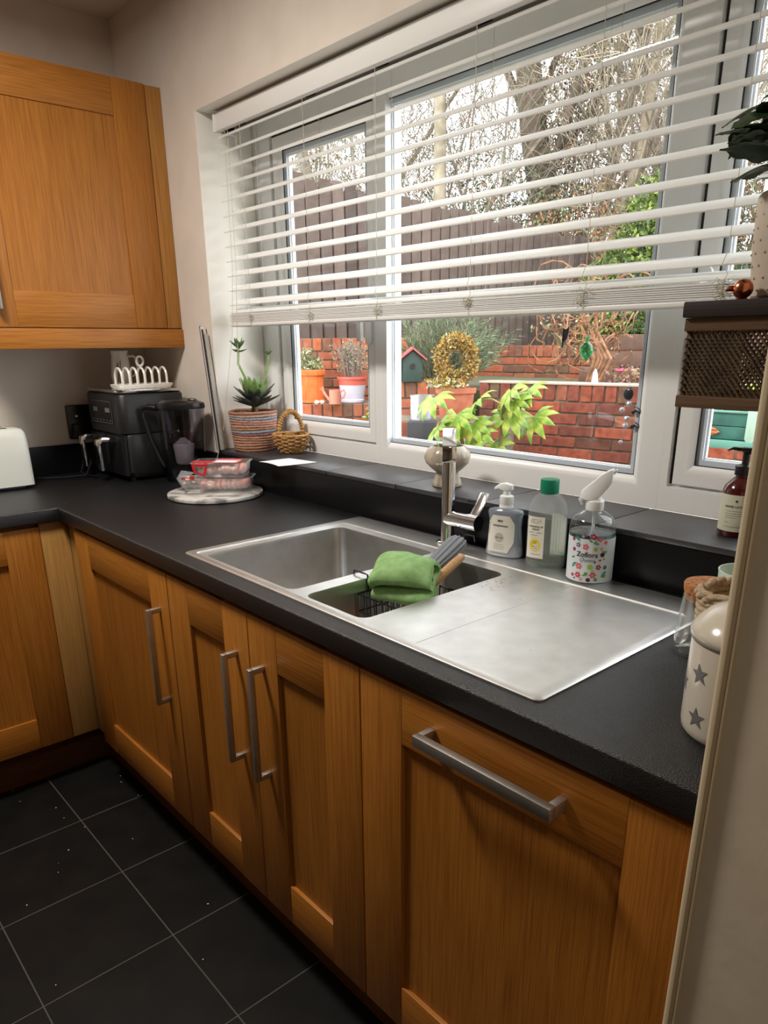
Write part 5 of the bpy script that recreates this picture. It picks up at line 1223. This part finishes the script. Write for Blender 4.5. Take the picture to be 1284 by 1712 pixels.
# ---------------------------------------------------------------- pots on the ledge (left sash)
def chimney_pot():
    t = thing('chimney_pot_planter', 'orange terracotta chimney pot planter with arch relief on the ledge', 'planter', (-2.39, 2.70, .946), math.radians(-38))
    g = G(); n = 8; oc = lambda R_, z: [(R_*math.cos(math.pi/8+2*math.pi*k/n), R_*math.sin(math.pi/8+2*math.pi*k/n), z) for k in range(n)]
    g.loft([oc(.108,0), oc(.108,.012), oc(.098,.02), oc(.092,.19), oc(.108,.20), oc(.112,.235), oc(.10,.24), oc(.08,.20)]); g.build('body', TERRO, t, bevel=.003)
    for k in (0, 1, 7):
        a = math.radians(-90)+2*math.pi*(k)/8; pts = [(-.024,.03),(-.024,.12)]+[(-.024*math.cos(math.pi*q/8), .12+.034*math.sin(math.pi*q/8)) for q in range(9)]+[(.024,.12),(.024,.03)]
        c, s_ = math.cos(a), math.sin(a); R_ = .0885; G().tube([(c*(R_-z*.03+.002)-s_*u, s_*(R_-z*.03+.002)+c*u, z) for u, z in pts], .005, 6).build('arch_relief', TERRO, t)
    shrub('trailing_plant', 'green and white trailing plant in the orange chimney pot', 'plant', (-2.39,2.70,1.15), [((0,0,.06),(.10,.10,.06)), ((-.03,-.02,.12),(.06,.06,.08))], 700, .028, [LG4, LG8, LG1], [3,2,2], 4, seed=31)
chimney_pot()
def white_pot():
    t = thing('white_flower_pot', 'round white and pink flower pot on the ledge', 'flower pot', (-2.19, 2.93, .946))
    G().lathe([(.002,.001),(.088,0),(.090,.008),(.090,.02),(.086,.024),(.100,.125),(.101,.128)], 36, cap1=False).build('body', plain('lilac_white', S(212,206,220), .5), t); G().lathe([(.101,.126),(.104,.165),(.114,.168),(.115,.185),(.106,.186),(.098,.16),(.002,.155)], 36, cap0=False).build('pink_rim', plain('pink_rim', S(204,92,74), .6), t)
    r = random.Random(8); t2 = thing('lavender_bush', 'dry grey lavender bush in the white and pink pot', 'plant', (-2.19,2.93,1.10))
    s = G(); g = G()
    for k in range(90):
        a, q = r.uniform(0,6.28), r.uniform(0,.10); h = r.uniform(.14,.30); e = Vector((q*1.5*math.cos(a), q*1.5*math.sin(a), h)); s.tube([(q*.5*math.cos(a), q*.5*math.sin(a), 0), tuple(e*.6+Vector((r.uniform(-.01,.01),0,.02))), tuple(e)], [.003,.0025,.0015], 4)
        leaf_cloud(g, r, [(tuple(e-Vector((0,0,.05))), (.018,.018,.07))], 12, .02, lambda q_: q_.choices((0,1,2),(3,2,2))[0])
    s.build('stems', plain('lavender_stem', S(134,118,106), .9), t2)['kind'] = 'stuff'; g.build('foliage', [LG1, plain('lavender_grey', S(150,146,132), .8), plain('lavender_dry', S(150,122,108), .8)], t2, fixn=False)['kind'] = 'stuff'
white_pot()
def watering_can():
    t = thing('watering_can', 'small pink clay watering can between the two pots', 'watering can', (-2.14, 2.72, .946), math.radians(50)); PC = plain('pink_clay', S(216,140,116), .8)
    G().lathe([(.002,.001),(.042,0),(.044,.004),(.040,.095),(.043,.10),(.038,.10),(.036,.01),(.002,.008)], 28).build('body', PC, t); G().tube([(-.04,0,.03),(-.065,0,.06),(-.088,0,.10)], [.011,.009,.008], 10).build('spout', PC, t)
    G().tube([(-.085,0,.098),(-.098,0,.118)], [.010,.02], 12).build('rose', PC, t); G().tube([(.04,0,.085),(.068,0,.10),(.078,0,.075),(.062,0,.045),(.04,0,.03)], .006, 8).build('handle', PC, t)
    for k, (x, y) in enumerate(((-2.20,2.60),(-2.18,2.63))):
        o = G().sphere((0,0,.016), .018, 12, 8, sc=(1.5,1,.9)).build('pebble', plain('pale_pebble', S(216,170,156), .8), None, (x, y, .945)); tag(o, ('larger' if k == 0 else 'smaller')+' pale pink pebble beside the clay watering can', 'pebble', 'pebbles on the ledge')
    t = thing('dark_pot', 'black plastic flower pot at the right end of the ledge', 'flower pot', (-1.98,3.10,.946)); G().lathe([(.002,.001),(.06,0),(.075,.15),(.08,.152),(.08,.17),(.072,.17),(.065,.02),(.002,.01)], 24).build('body', BLACKM, t)
watering_can()
# ---------------------------------------------------------------- topiary, bird house, can
def topiary():
    t = thing('terracotta_pot', 'large round terracotta pot on the brick pier', 'flower pot', (-.77, 2.55, .938))
    G().lathe([(.002,.001),(.088,0),(.091,.006),(.108,.15),(.118,.152),(.120,.178),(.112,.18),(.100,.15),(.002,.145)], 36).build('body', TERRA, t)
    r = random.Random(17); t2 = thing('wreath_topiary', 'golden brown ring shaped topiary in the terracotta pot', 'plant', (-.77,2.55,1.083)); g = G()
    q = Vector((.66,.75,0)); bl = []
    for k in range(26): a = 2*math.pi*k/26; c = q*.085*math.cos(a); bl.append(((c.x, c.y, .19+.105*math.sin(a)), (.054,.054,.05)))
    leaf_cloud(g, r, bl, 3600, .022, lambda q_: q_.choices((0,1,2,3),(4,2,2,1))[0]); leaf_cloud(g, r, [((-.03,-.06,.06),(.16,.1,.03))], 350, .03, lambda q_: q_.choices((0,1,2,3),(2,1,2,4))[0])
    g.build('foliage', [LG6, plain('leaf_tan', S(150,108,66), .9, spec=.1), plain('leaf_mustard', S(152,134,62), .9, spec=.1), LG8], t2, fixn=False)['kind'] = 'stuff'
    G().tube([tuple(q*.085*math.cos(2*math.pi*k/24)+Vector((0,0,.19+.105*math.sin(2*math.pi*k/24)))) for k in range(24)], .006, 6, closed=True).build('ring_stem', plain('twig_brown', S(96,70,48), .9), t2); G().tube([(0,0,0),(0,0,.09)], .008, 6).build('stem', MATS['twig_brown'], t2)
    t = thing('metal_can_planter', 'ribbed galvanised metal can on a dark stone block', 'planter', (-.625, 2.135, .972)); zz = [(.002,.001),(.062,0)]+[(.063+(.0025 if k%2 else 0), .004+.011*k) for k in range(11)]+[(.066,.125),(.066,.13),(.062,.13),(.060,.01),(.002,.008)]
    G().lathe(zz, 32).build('body', plain('galvanised', (.5,.51,.52,1), .42, .85, noise=(30,(.38,.39,.4,1),.4,.7)), t)
    o = G().box(-.075,.075,-.07,.07,0,.108).build('stone_block', plain('dark_stone', S(64,62,64), .9, bump=(60,.6)), None, (-.62,2.13,.8625), (0,0,.7), bevel=.006); tag(o, 'dark square stone block under the metal can', 'block')
topiary()
def bird_house():
    t = thing('bird_house', 'dark green bird house with red pitched roof on the short wall', 'bird house', (-1.30,2.70,1.131), math.radians(52)); DG = plain('dark_green_paint', S(38,62,54), .6); RD = plain('red_roof_paint', S(158,84,80), .6)
    G().prism([(-.062,0),(.062,0),(.062,.14),(0,.19),(-.062,.14)], -.06, .06, 'y').build('box', DG, t, bevel=.002)
    G().lathe([(.018,0),(.018,.004)], 20).xf(Matrix.Translation((0,-.061,.095)) @ Matrix.Rotation(math.radians(90), 4, 'X')).build('entrance_hole', BLACKM, t)
    for s_ in (-1, 1): G().prism([(0,.198),(s_*.09,.128),(s_*.09,.140),(0,.212)], -.082, .082, 'y').build('roof_board', RD, t)
    t = thing('green_bin', 'dark green bin with red lid beside the bird house', 'bin', (-1.40,2.62,1.131), math.radians(52)); G().loft([rrect(-.05,.05,-.05,.05,.01,0), rrect(-.06,.06,-.06,.06,.01,.15)]).build('body', DG, t); G().box(-.066,.066,-.066,.066,.151,.172).build('lid', RD, t, bevel=.004)
bird_house()
def spiky(name, label, loc, n, L, seed, mats, aim=(0,0,1), sp=.8, needle=.022, cat='shrub'):
    r = random.Random(seed); t = thing(name, label, cat, loc); s = G(); g = G(); av = Vector(aim)
    for k in range(n):
        d = (av+Vector((r.uniform(-sp,sp), r.uniform(-sp,sp), r.uniform(-.25,.3)))).normalized(); l = L*r.uniform(.55,1.1); p = Vector((r.uniform(-.08,.08), r.uniform(-.08,.08), 0)); pts = [p+d*l*u+Vector((0,0,-.12*l*u*u)) for u in (0,.35,.7,1.)]
        s.tube([tuple(x) for x in pts], [.006,.004,.003,.001], 4, cap=False)
        for q in range(48):
            u = r.uniform(.15,1.); i = min(2, int(u*3)); b = pts[i].lerp(pts[i+1], u*3-i); ax = (pts[i+1]-pts[i]).normalized(); sd = ax.orthogonal().normalized(); sd.rotate(Matrix.Rotation(r.uniform(0,6.283), 3, ax)); u_ = (ax*.8+sd*.7).normalized(); v = u_.orthogonal().normalized(); sz = needle*r.uniform(.7,1.4)
            o = len(g.v); g.v += [tuple(b-v*.0022), tuple(b+v*.0022), tuple(b+u_*sz)]; g.f.append((o,o+1,o+2)); g.m.append(r.randrange(len(mats)))
    s.build('stems', plain('juniper_stem', S(92,86,64), .9), t, fixn=False)['kind'] = 'stuff'; g.build('needles', mats, t, fixn=False, angle=5)['kind'] = 'stuff'
    return t
spiky('juniper_bush', 'spiky grey-green juniper bush behind the topiary', (-1.42,3.08,1.06), 240, .62, 41, [plain('needle_sage', S(104,122,92), .8), plain('needle_dark', S(72,92,66), .8), plain('needle_light', S(130,142,106), .8)], aim=(.25,.25,.9), needle=.045, sp=.75)
shrub('grey_ground_plant', 'pale grey-green leafy plant by the metal can', 'plant', (-.80,2.00,.86), [((0,0,.04),(.09,.09,.1)), ((-.05,-.02,-.1),(.07,.07,.1))], 500, .026, [LG8, LG1, LG4], None, 4, seed=51)
shrub('small_leafy_plant', 'small bright green plant against the short brick wall', 'plant', (-.93,2.10,.87), [((0,0,.12),(.08,.08,.09))], 260, .035, [LG5, LG4, LG1], None, 4, seed=52)
# ---------------------------------------------------------------- fatsia in front of the near wall
def fatsia():
    base = Vector((-.04, 1.98, GROUND)); t = thing('fatsia_plant', 'yellow-green fatsia with big fingered leaves right outside the window', 'plant', base)
    m, nt, b = newmat('fatsia_leaf'); L = nt.links.new; tc = N(nt, 'ShaderNodeTexCoord'); n = N(nt, 'ShaderNodeTexNoise'); n.inputs['Scale'].default_value = 16; n.inputs['Detail'].default_value = 2
    L(tc.outputs['Object'], n.inputs['Vector']); r = N(nt, 'ShaderNodeValToRGB'); cr = r.color_ramp; cr.elements[0].position = .35; cr.elements[0].color = S(96,136,36); cr.elements[1].position = .7; cr.elements[1].color = S(186,182,84); e = cr.elements.new(.52); e.color = S(140,166,52); L(n.outputs['Fac'], r.inputs[0]); L(r.outputs[0], b.inputs['Base Color']); b.inputs['Roughness'].default_value = .4
    def leaf(seed, R_):
        rr = random.Random(seed); g = G(); lobes = 8; vs = [(0,0,0)]; fs = []; span = math.radians(235); 
        for k in range(lobes):
            a = -span/2+span*k/(lobes-1); l = R_*(1-.28*abs(k-(lobes-1)/2)/((lobes-1)/2))*rr.uniform(.92,1.08); droop = -.35*l; w_ = .17*l
            c, s_ = math.cos(a), math.sin(a); o = len(vs)
            for u, ww, dz in ((.34,.55,.02),(.6,1.,-.03),(.82,.62,-.14),(1.,.02,-.35)):
                for sg in (-1, 0, 1): vs.append((c*u*l-s_*sg*ww*w_, s_*u*l+c*sg*ww*w_, dz*l*.9-abs(sg)*.02*l+(.02*l if sg == 0 else 0)))
            fs += [(0,o,o+1),(0,o+1,o+2)]
            for q in range(3):
                for h in (0, 1): A = o+q*3+h; fs.append((A, A+3, A+4, A+1))
        for k in range(lobes-1): fs.append((0, 1+k*12+2, 1+(k+1)*12))
        return G().add(vs, fs).mesh('leaf', m, fixn=False, angle=60)
    ms = [leaf(s_, .14) for s_ in range(3)]; PT = plain('petiole', S(178,170,96), .6); ST = plain('fatsia_stem', S(120,100,70), .8)
    rr = random.Random(6); hubs = [Vector((-.16,1.93,.98)), Vector((.02,2.03,1.09)), Vector((-.06,1.99,.9))]
    for h in hubs: G().tube([(0,0,0), tuple((h-base)*.5+Vector((.02,0,.05))), tuple(h-base)], [.014,.012,.008], 7).build('stem', ST, t)
    for k, p in enumerate([(-.25,1.84,1.12),(-.24,1.86,.985),(-.155,1.90,1.045),(-.10,1.95,1.005),(-.085,1.98,1.115),(-.09,1.97,.955),(.03,2.06,1.155),(.085,2.12,1.16),(.03,2.06,1.05),(.11,2.14,1.035),(-.03,2.02,.91),(-.19,1.87,.93),(.06,2.05,1.11)]):
        P_ = Vector(p); h = min(hubs, key=lambda q: (q-P_).length); o = obj('leaf', ms[k % 3], t, P_-base)
        out = (P_-h); az = math.atan2(out.y-.35, out.x+.15)+rr.uniform(-.4,.4); s_ = rr.uniform(.78,1.0); o.scale = (s_,)*3
        o.rotation_euler = (rr.uniform(-.35,.35)+.35, rr.uniform(.45,.95), az)
        G().tube([tuple(h-base), tuple((h+P_)*.5-base+Vector((0,0,.015))), tuple(P_-base)], [.0045,.0038,.0032], 6).build('petiole', PT, t)
fatsia()
# ---------------------------------------------------------------- behind the near wall
def vine():
    t = thing('bare_vine', 'tangle of bare brown vine stems behind the near wall', 'vine', (-.60,3.60,1.06)); r = random.Random(23); VM = plain('vine_stem', S(164,118,84), .9, noise=(20,S(120,84,60),.4,.6)); g = G()
    for k in range(64):
        c = Vector((r.gauss(-.10,.16), r.gauss(.1,.12), r.uniform(.22,.62))); R_ = r.uniform(.06,.2); a0 = r.uniform(0,6.28); pts = []; tilt = r.uniform(-.8,.8)
        for q in range(9): a = a0+q*r.uniform(.25,.45); pts.append(tuple(c+Vector((R_*math.cos(a), R_*.5*math.cos(a)*math.sin(tilt)+.02*r.gauss(0,1), R_*math.sin(a)))))
        g.tube(pts, r.uniform(.003,.006), 4)
    g.build('tendrils', VM, t)['kind'] = 'stuff'
    for k in range(5): G().tube([(.02*k-.0,0,0),(.03*k+.05,.02,.2),(r.uniform(-.1,.2),.05,.42),(r.uniform(-.2,.2),.1,.7)], [.012,.010,.008,.005], 6).build('stem', VM, t)
    lc = G(); leaf_cloud(lc, r, [((-.38,.1,.48),(.2,.15,.17)), ((-.1,.1,.4),(.25,.15,.3))], 420, .028, lambda q_: q_.choices((0,1,2),(2,2,1))[0]); lc.build('dead_leaves', [LG8, LG3, LG1], t, fixn=False)['kind'] = 'stuff'
vine()
def sleepers():
    t = thing('sleeper_wall', 'weathered brown timber sleeper wall below the hedge', 'retaining wall', (-1.15,4.42,1.06), math.radians(8)); SM = varied('sleeper_wood', [S(110,86,76), S(126,98,86), S(98,78,70)], .9, (14,(.7,.66,.62,1)))
    for k in range(3): G().box(r_s(k), 2.4, 0, .12, .005+.118*k, .118*(k+1)).build('sleeper', SM, t, bevel=.008)
def r_s(k): return (-.05, .03, 0.)[k]
sleepers()
shrub('dark_hedge', 'dark green hedge above the timber sleepers', 'hedge', (.0,4.9,1.06), [((0,0,.62),(1.5,.28,.30)), ((-.7,0,.6),(.5,.25,.33)), ((.9,.1,.7),(.6,.3,.36))], 5200, .05, [LG2, plain('hedge_dark', S(48,62,42), .7), LG4], [4,4,1], 10, seed=61)
shrub('flower_bed', 'pink and purple bedding flowers behind the near wall', 'flowers', (-.16,3.62,1.06), [((0,0,.10),(.34,.2,.07)), ((.3,.1,.11),(.25,.15,.06))], 800, .03, [plain('flower_purple', S(140,88,104), .7), LG4, LG3, plain('flower_dusty', S(176,120,122), .7)], [3,2,2,2], 6, seed=62)
for (x, y, z, s_, lab) in ((-.29,3.50,1.19,.026,'bright pink flower head nearest the white cone'), (.02,3.62,1.26,.03,'rose pink flower head at the right of the flower bed')):
    t = thing('pink_flower', lab, 'flower', (x,y,z), group='pink flower heads'); PKF = plain('petal_pink', S(222,64,96), .6)
    for k in range(7): a = 2*math.pi*k/7; G().sphere((s_*.5*math.cos(a), s_*.5*math.sin(a), .005), s_*.55, 8, 6, sc=(1,1,.6)).build('petal', PKF, t)
    G().tube([(0,0,-.1),(0,0,0)], .003, 5).build('stem', LG4, t)
o = G().lathe([(.022,0),(.020,.03),(.014,.07),(.003,.095)], 16).build('garden_cone', plain('cone_white', S(210,216,222), .5), None, (-.42,3.44,1.11)); tag(o, 'small white cone ornament on top of the near wall bed', 'ornament')
def conifer():
    t = thing('golden_conifer', 'golden green conifer bush seen through the blind on the right', 'conifer', (-2.1,6.65,1.06)); r = random.Random(71); g = G()
    bl = [((0,0,.5),(.62,.5,.5)), ((.1,0,1.0),(.5,.42,.5)), ((.18,0,1.45),(.34,.3,.42)), ((.55,.1,.7),(.4,.4,.7)), ((-.35,0,.8),(.3,.3,.35)), ((.55,.1,1.35),(.28,.28,.45))]
    leaf_cloud(g, r, bl, 22000, .065, lambda q_: q_.choices((0,1,2),(4,3,2))[0]); g.build('foliage', [plain('conifer_gold', S(122,138,52), .7), plain('conifer_mid', S(92,114,48), .7), plain('conifer_deep', S(66,88,46), .7)], t, fixn=False, angle=5)['kind'] = 'stuff'
    G().tube([(0,0,-.05),(.05,0,.8),(.15,0,1.6)], [.07,.05,.02], 8).build('trunk', plain('conifer_bark', S(90,70,54), .9), t)
conifer()
# ---------------------------------------------------------------- trough outside the right sash
def trough():
    t = thing('green_trough', 'green wooden trough with pale strap outside the right sash', 'trough', (.86,2.30,.955), math.radians(3)); GN = plain('trough_green', S(62,118,104), .6, noise=(12,S(48,96,88),.4,.6)); PG = plain('strap_pale', S(176,206,186), .6)
    for k, (za, zb) in enumerate(((.035,.085),(.087,.137))): G().box(-.25,.9,0,.018,za,zb).build('side_plank', GN, t, bevel=.002)
    G().box(-.26,.91,-.02,.03,.0,.032).build('base_rail', plain('trough_rail', S(104,160,144), .6), t, bevel=.003); G().box(-.26,.91,-.008,.024,.138,.146).build('top_rail', plain('trough_rail2', S(112,160,148), .6), t, bevel=.002)
    G().box(-.25,.9,.2,.218,.0,.137).build('side_plank', GN, t); G().prism(rr2(.155,.195,.03,.165,.016), -.016, -.002, 'y').build('strap', PG, t, bevel=.002)
    for nm, x, z, pts, col in (('fish_ornament', .0, .062, [(-.05,0),(-.03,.018),(.0,.024),(.035,.014),(.055,0),(.03,-.012),(-.01,-.018),(-.035,-.012)], S(214,132,84)), ('fish_ornament', .24, .085, [(-.01,.035),(.004,.03),(.012,.0),(.016,-.035),(.002,-.015),(-.010,.01)], S(206,200,196))):
        f = G().prism([(x+p[0], z+p[1]) for p in pts], -.012, -.003, 'y').build(nm, plain('fish%d' % int(x*100), col, .5), t, bevel=.002)
        if x == 0.: 
            for q in (-.008,.006): G().box(x-.045,x+.045,-.0135,-.012,z+q,z+q+.004).build('fish_stripe', plain('fish_stripe', S(150,74,52), .5), f)
    shrub('trough_plants', 'yellow-green bedding plants growing in the green trough', 'plants', (1.10,2.40,1.05), [((0,0,.08),(.5,.09,.06)), ((-.2,.03,.1),(.3,.08,.08))], 1500, .04, [LG5, LG4, LG8, LG7], [3,2,2,1], 6, seed=66)
    G().box(-.25,.9,.02,.198,.001,.1).build('trough_soil', MATS['soil'], t)
    for x in (-.2, .85): G().box(x-.03,x+.03,.02,.2,GROUND-.955,-.001).build('trough_leg', GN, t)
trough()
# ---------------------------------------------------------------- trees and hedgerow beyond the fence
bark2 = plain('brown_bark', S(128,112,98), .95, noise=(6, S(100,90,76), .4, .6)); bark3 = plain('pale_bark', S(170,158,136), .95, noise=(5, S(136,126,104), .4, .6))
for k, (lab, x, y, H, r0, seed, col, depth) in enumerate([
    ('thick trunked bare tree wrapped in brown ivy at the middle of the view', -5.45, 10.1, 11, .30, 101, bark2, 4),
    ('slender pale bare tree just right of the thick trunk', -4.75, 9.4, 9.5, .10, 102, bark3, 4),
    ('thin bare tree at the right above the conifer', -3.85, 10.4, 9.5, .09, 103, bark2, 4),
    ('pale twisted bare tree above the fence at the left of the middle pane', -6.7, 8.1, 9.5, .13, 104, bark3, 4),
    ('grey bare tree seen through the top of the left sash', -7.6, 7.1, 9.5, .12, 105, None, 4),
    ('bare tree far behind between the left and middle panes', -9.0, 10.5, 11, .16, 106, None, 4),
    ('bare tree with forked stem behind the conifer', -3.0, 11.5, 10, .10, 107, None, 4),
    ('tall bare tree far behind the thick trunk', -7.5, 13.0, 12, .18, 108, bark2, 4),
    ('leaning bare tree behind the slender pale one', -5.2, 12.5, 11, .13, 109, None, 4)]):
    bare_tree(lab, (x, y, GROUND), H, r0, seed, .5, col, depth=5, twig=.0042, first=.15, kids=(4,5))
hz = [('brown and green ivy climbing round the thick tree trunk', -5.4, 9.95, [((0,0,2.6),(.6,.5,2.4)), ((.25,0,4.5),(.5,.4,1.6))], 2600, .13, [LG7, LG2, LG3, LG1], [2,2,3,1]),
      ('dark evergreen thicket behind the fence below the thick trunk', -6.6, 9.0, [((0,0,1.6),(1.6,1.0,1.5)), ((1.,0,1.5),(1.2,1.,1.3))], 4200, .12, [LG2, LG1, LG3], [4,2,2]),
      ('rusty brown bramble thicket left of the golden conifer', -4.1, 8.4, [((0,0,1.3),(1.1,.7,1.2)), ((.8,.1,1.2),(.9,.7,1.0))], 4200, .085, [LG3, LG7, LG1, LG4], [4,3,2,2]),
      ('grey-brown thicket behind the golden conifer', -2.6, 9.4, [((0,0,1.5),(1.2,.7,1.6)), ((1.2,0,1.4),(1.,.7,1.4))], 4000, .10, [LG1, LG3, LG2, LG4], [2,3,2,1]),
      ('pale olive thicket above the fence in the left sash', -8.3, 7.4, [((0,0,1.8),(1.2,1.3,1.6)), ((-.8,-1.,1.8),(1.,1.,1.5))], 3200, .12, [LG1, LG3, LG8, LG4], [2,3,1,2])]
for k, (lab, x, y, bl, n, sz, ms, wt) in enumerate(hz): shrub('hedgerow_shrub', lab, 'shrub', (x, y, GROUND), [((c[0],c[1],c[2]*1.35),(q[0]*1.1,q[1],q[2]*1.3)) for c, q in bl], int(n*3.2), sz*.55, ms, wt, 26, group='hedgerow shrubs', seed=80+k)
def twig_haze(label, x, y, w_, d_, zt, n, seed, mats):
    """a clump of bare saplings: many fine upright forking stems"""
    r = random.Random(seed); t = thing('sapling_tree_clump', label, 'tree', (x, y, GROUND), group='bare saplings beyond the fence'); g = G()
    for k in range(n):
        p = Vector((r.uniform(-w_,w_), r.uniform(-d_,d_), r.uniform(.6,zt*.75))); d = Vector((r.gauss(0,.5), r.gauss(0,.4), r.uniform(.2,1))).normalized(); L = r.uniform(.5,1.5); pts = [p]
        for q in range(3): d = (d+Vector((r.gauss(0,.22), r.gauss(0,.22), r.gauss(.04,.15)))).normalized(); pts.append(pts[-1]+d*L/3)
        g.tube([tuple(q_) for q_ in pts], [.007,.0055,.0045,.003], 3, cap=False, m=k % len(mats))
    g.build('twigs', mats, t, fixn=False, angle=80)['kind'] = 'stuff'
    for k in range(5): G().tube([(r.uniform(-w_,w_)*.6, r.uniform(-d_,d_)*.6, 0), (r.uniform(-w_,w_)*.7, 0, zt*.5), (r.uniform(-w_,w_)*.8, 0, zt)], [.03,.022,.008], 5).build('stem', mats[0], t)
twm = [plain('twig_grey', S(150,142,132), .95), plain('twig_tan', S(164,140,118), .95), plain('twig_olive', S(132,132,110), .95)]
for k, (lab, x, y, w_, d_, zt, n) in enumerate([('haze of fine twigs above the fence in the left sash', -8.0,7.2,1.4,1.4,6.2,1500), ('haze of fine twigs left of the thick trunk', -6.7,9.0,1.5,1.0,6.2,1700), ('haze of fine twigs right of the thick trunk', -4.6,10.2,1.3,1.0,6.0,1700), ('haze of fine twigs above the golden conifer', -3.0,10.6,1.2,.9,5.2,1300)]): twig_haze(lab, x, y, w_, d_, zt, n, 200+k, twm)
def far_house():
    t = thing('neighbour_house', 'pale house with cream fascia behind the right sash', 'house', (.6,8.2,GROUND)); CW = plain('house_cream', S(214,212,186), .8)
    G().box(-2.0,3.5,0,3.,0,2.62).build('wall', CW, t); G().box(-2.15,3.6,-.15,.0,2.66,2.86).build('fascia', plain('fascia_cream', S(226,224,196), .6), t); G().tube([(-2.2,-.2,2.64),(3.6,-.2,2.64)], .05, 8).build('gutter', plain('gutter_white', S(210,212,204), .5), t)
    G().prism([(-.2,2.87),(3.1,2.87),(1.5,4.2)], -2.2, 3.7, 'x').build('roof', plain('roof_slate', S(110,104,100), .8), t)
    for k in range(3):
        f = G().ring(-1.8+1.1*k, -.85+1.1*k, 1.4, 2.45, [(0,.02),(0,-.03),(.06,-.03),(.06,.02)]).build('window', UPVC, t); G().box(-1.74+1.1*k, -.91+1.1*k, -.004, .001, 1.46, 2.39).build('pane', plain('dark_pane', S(70,80,78), .1), f)
far_house()
shrub('green_shrub', 'loose green shrub in front of the pale house', 'shrub', (.2,6.2,.55), [((0,0,1.0),(.8,.5,.9)), ((.9,.2,.9),(.7,.5,.8))], 2200, .08, [plain('shrub_mint', S(128,156,118), .7), LG2, LG4], None, 12, seed=77)
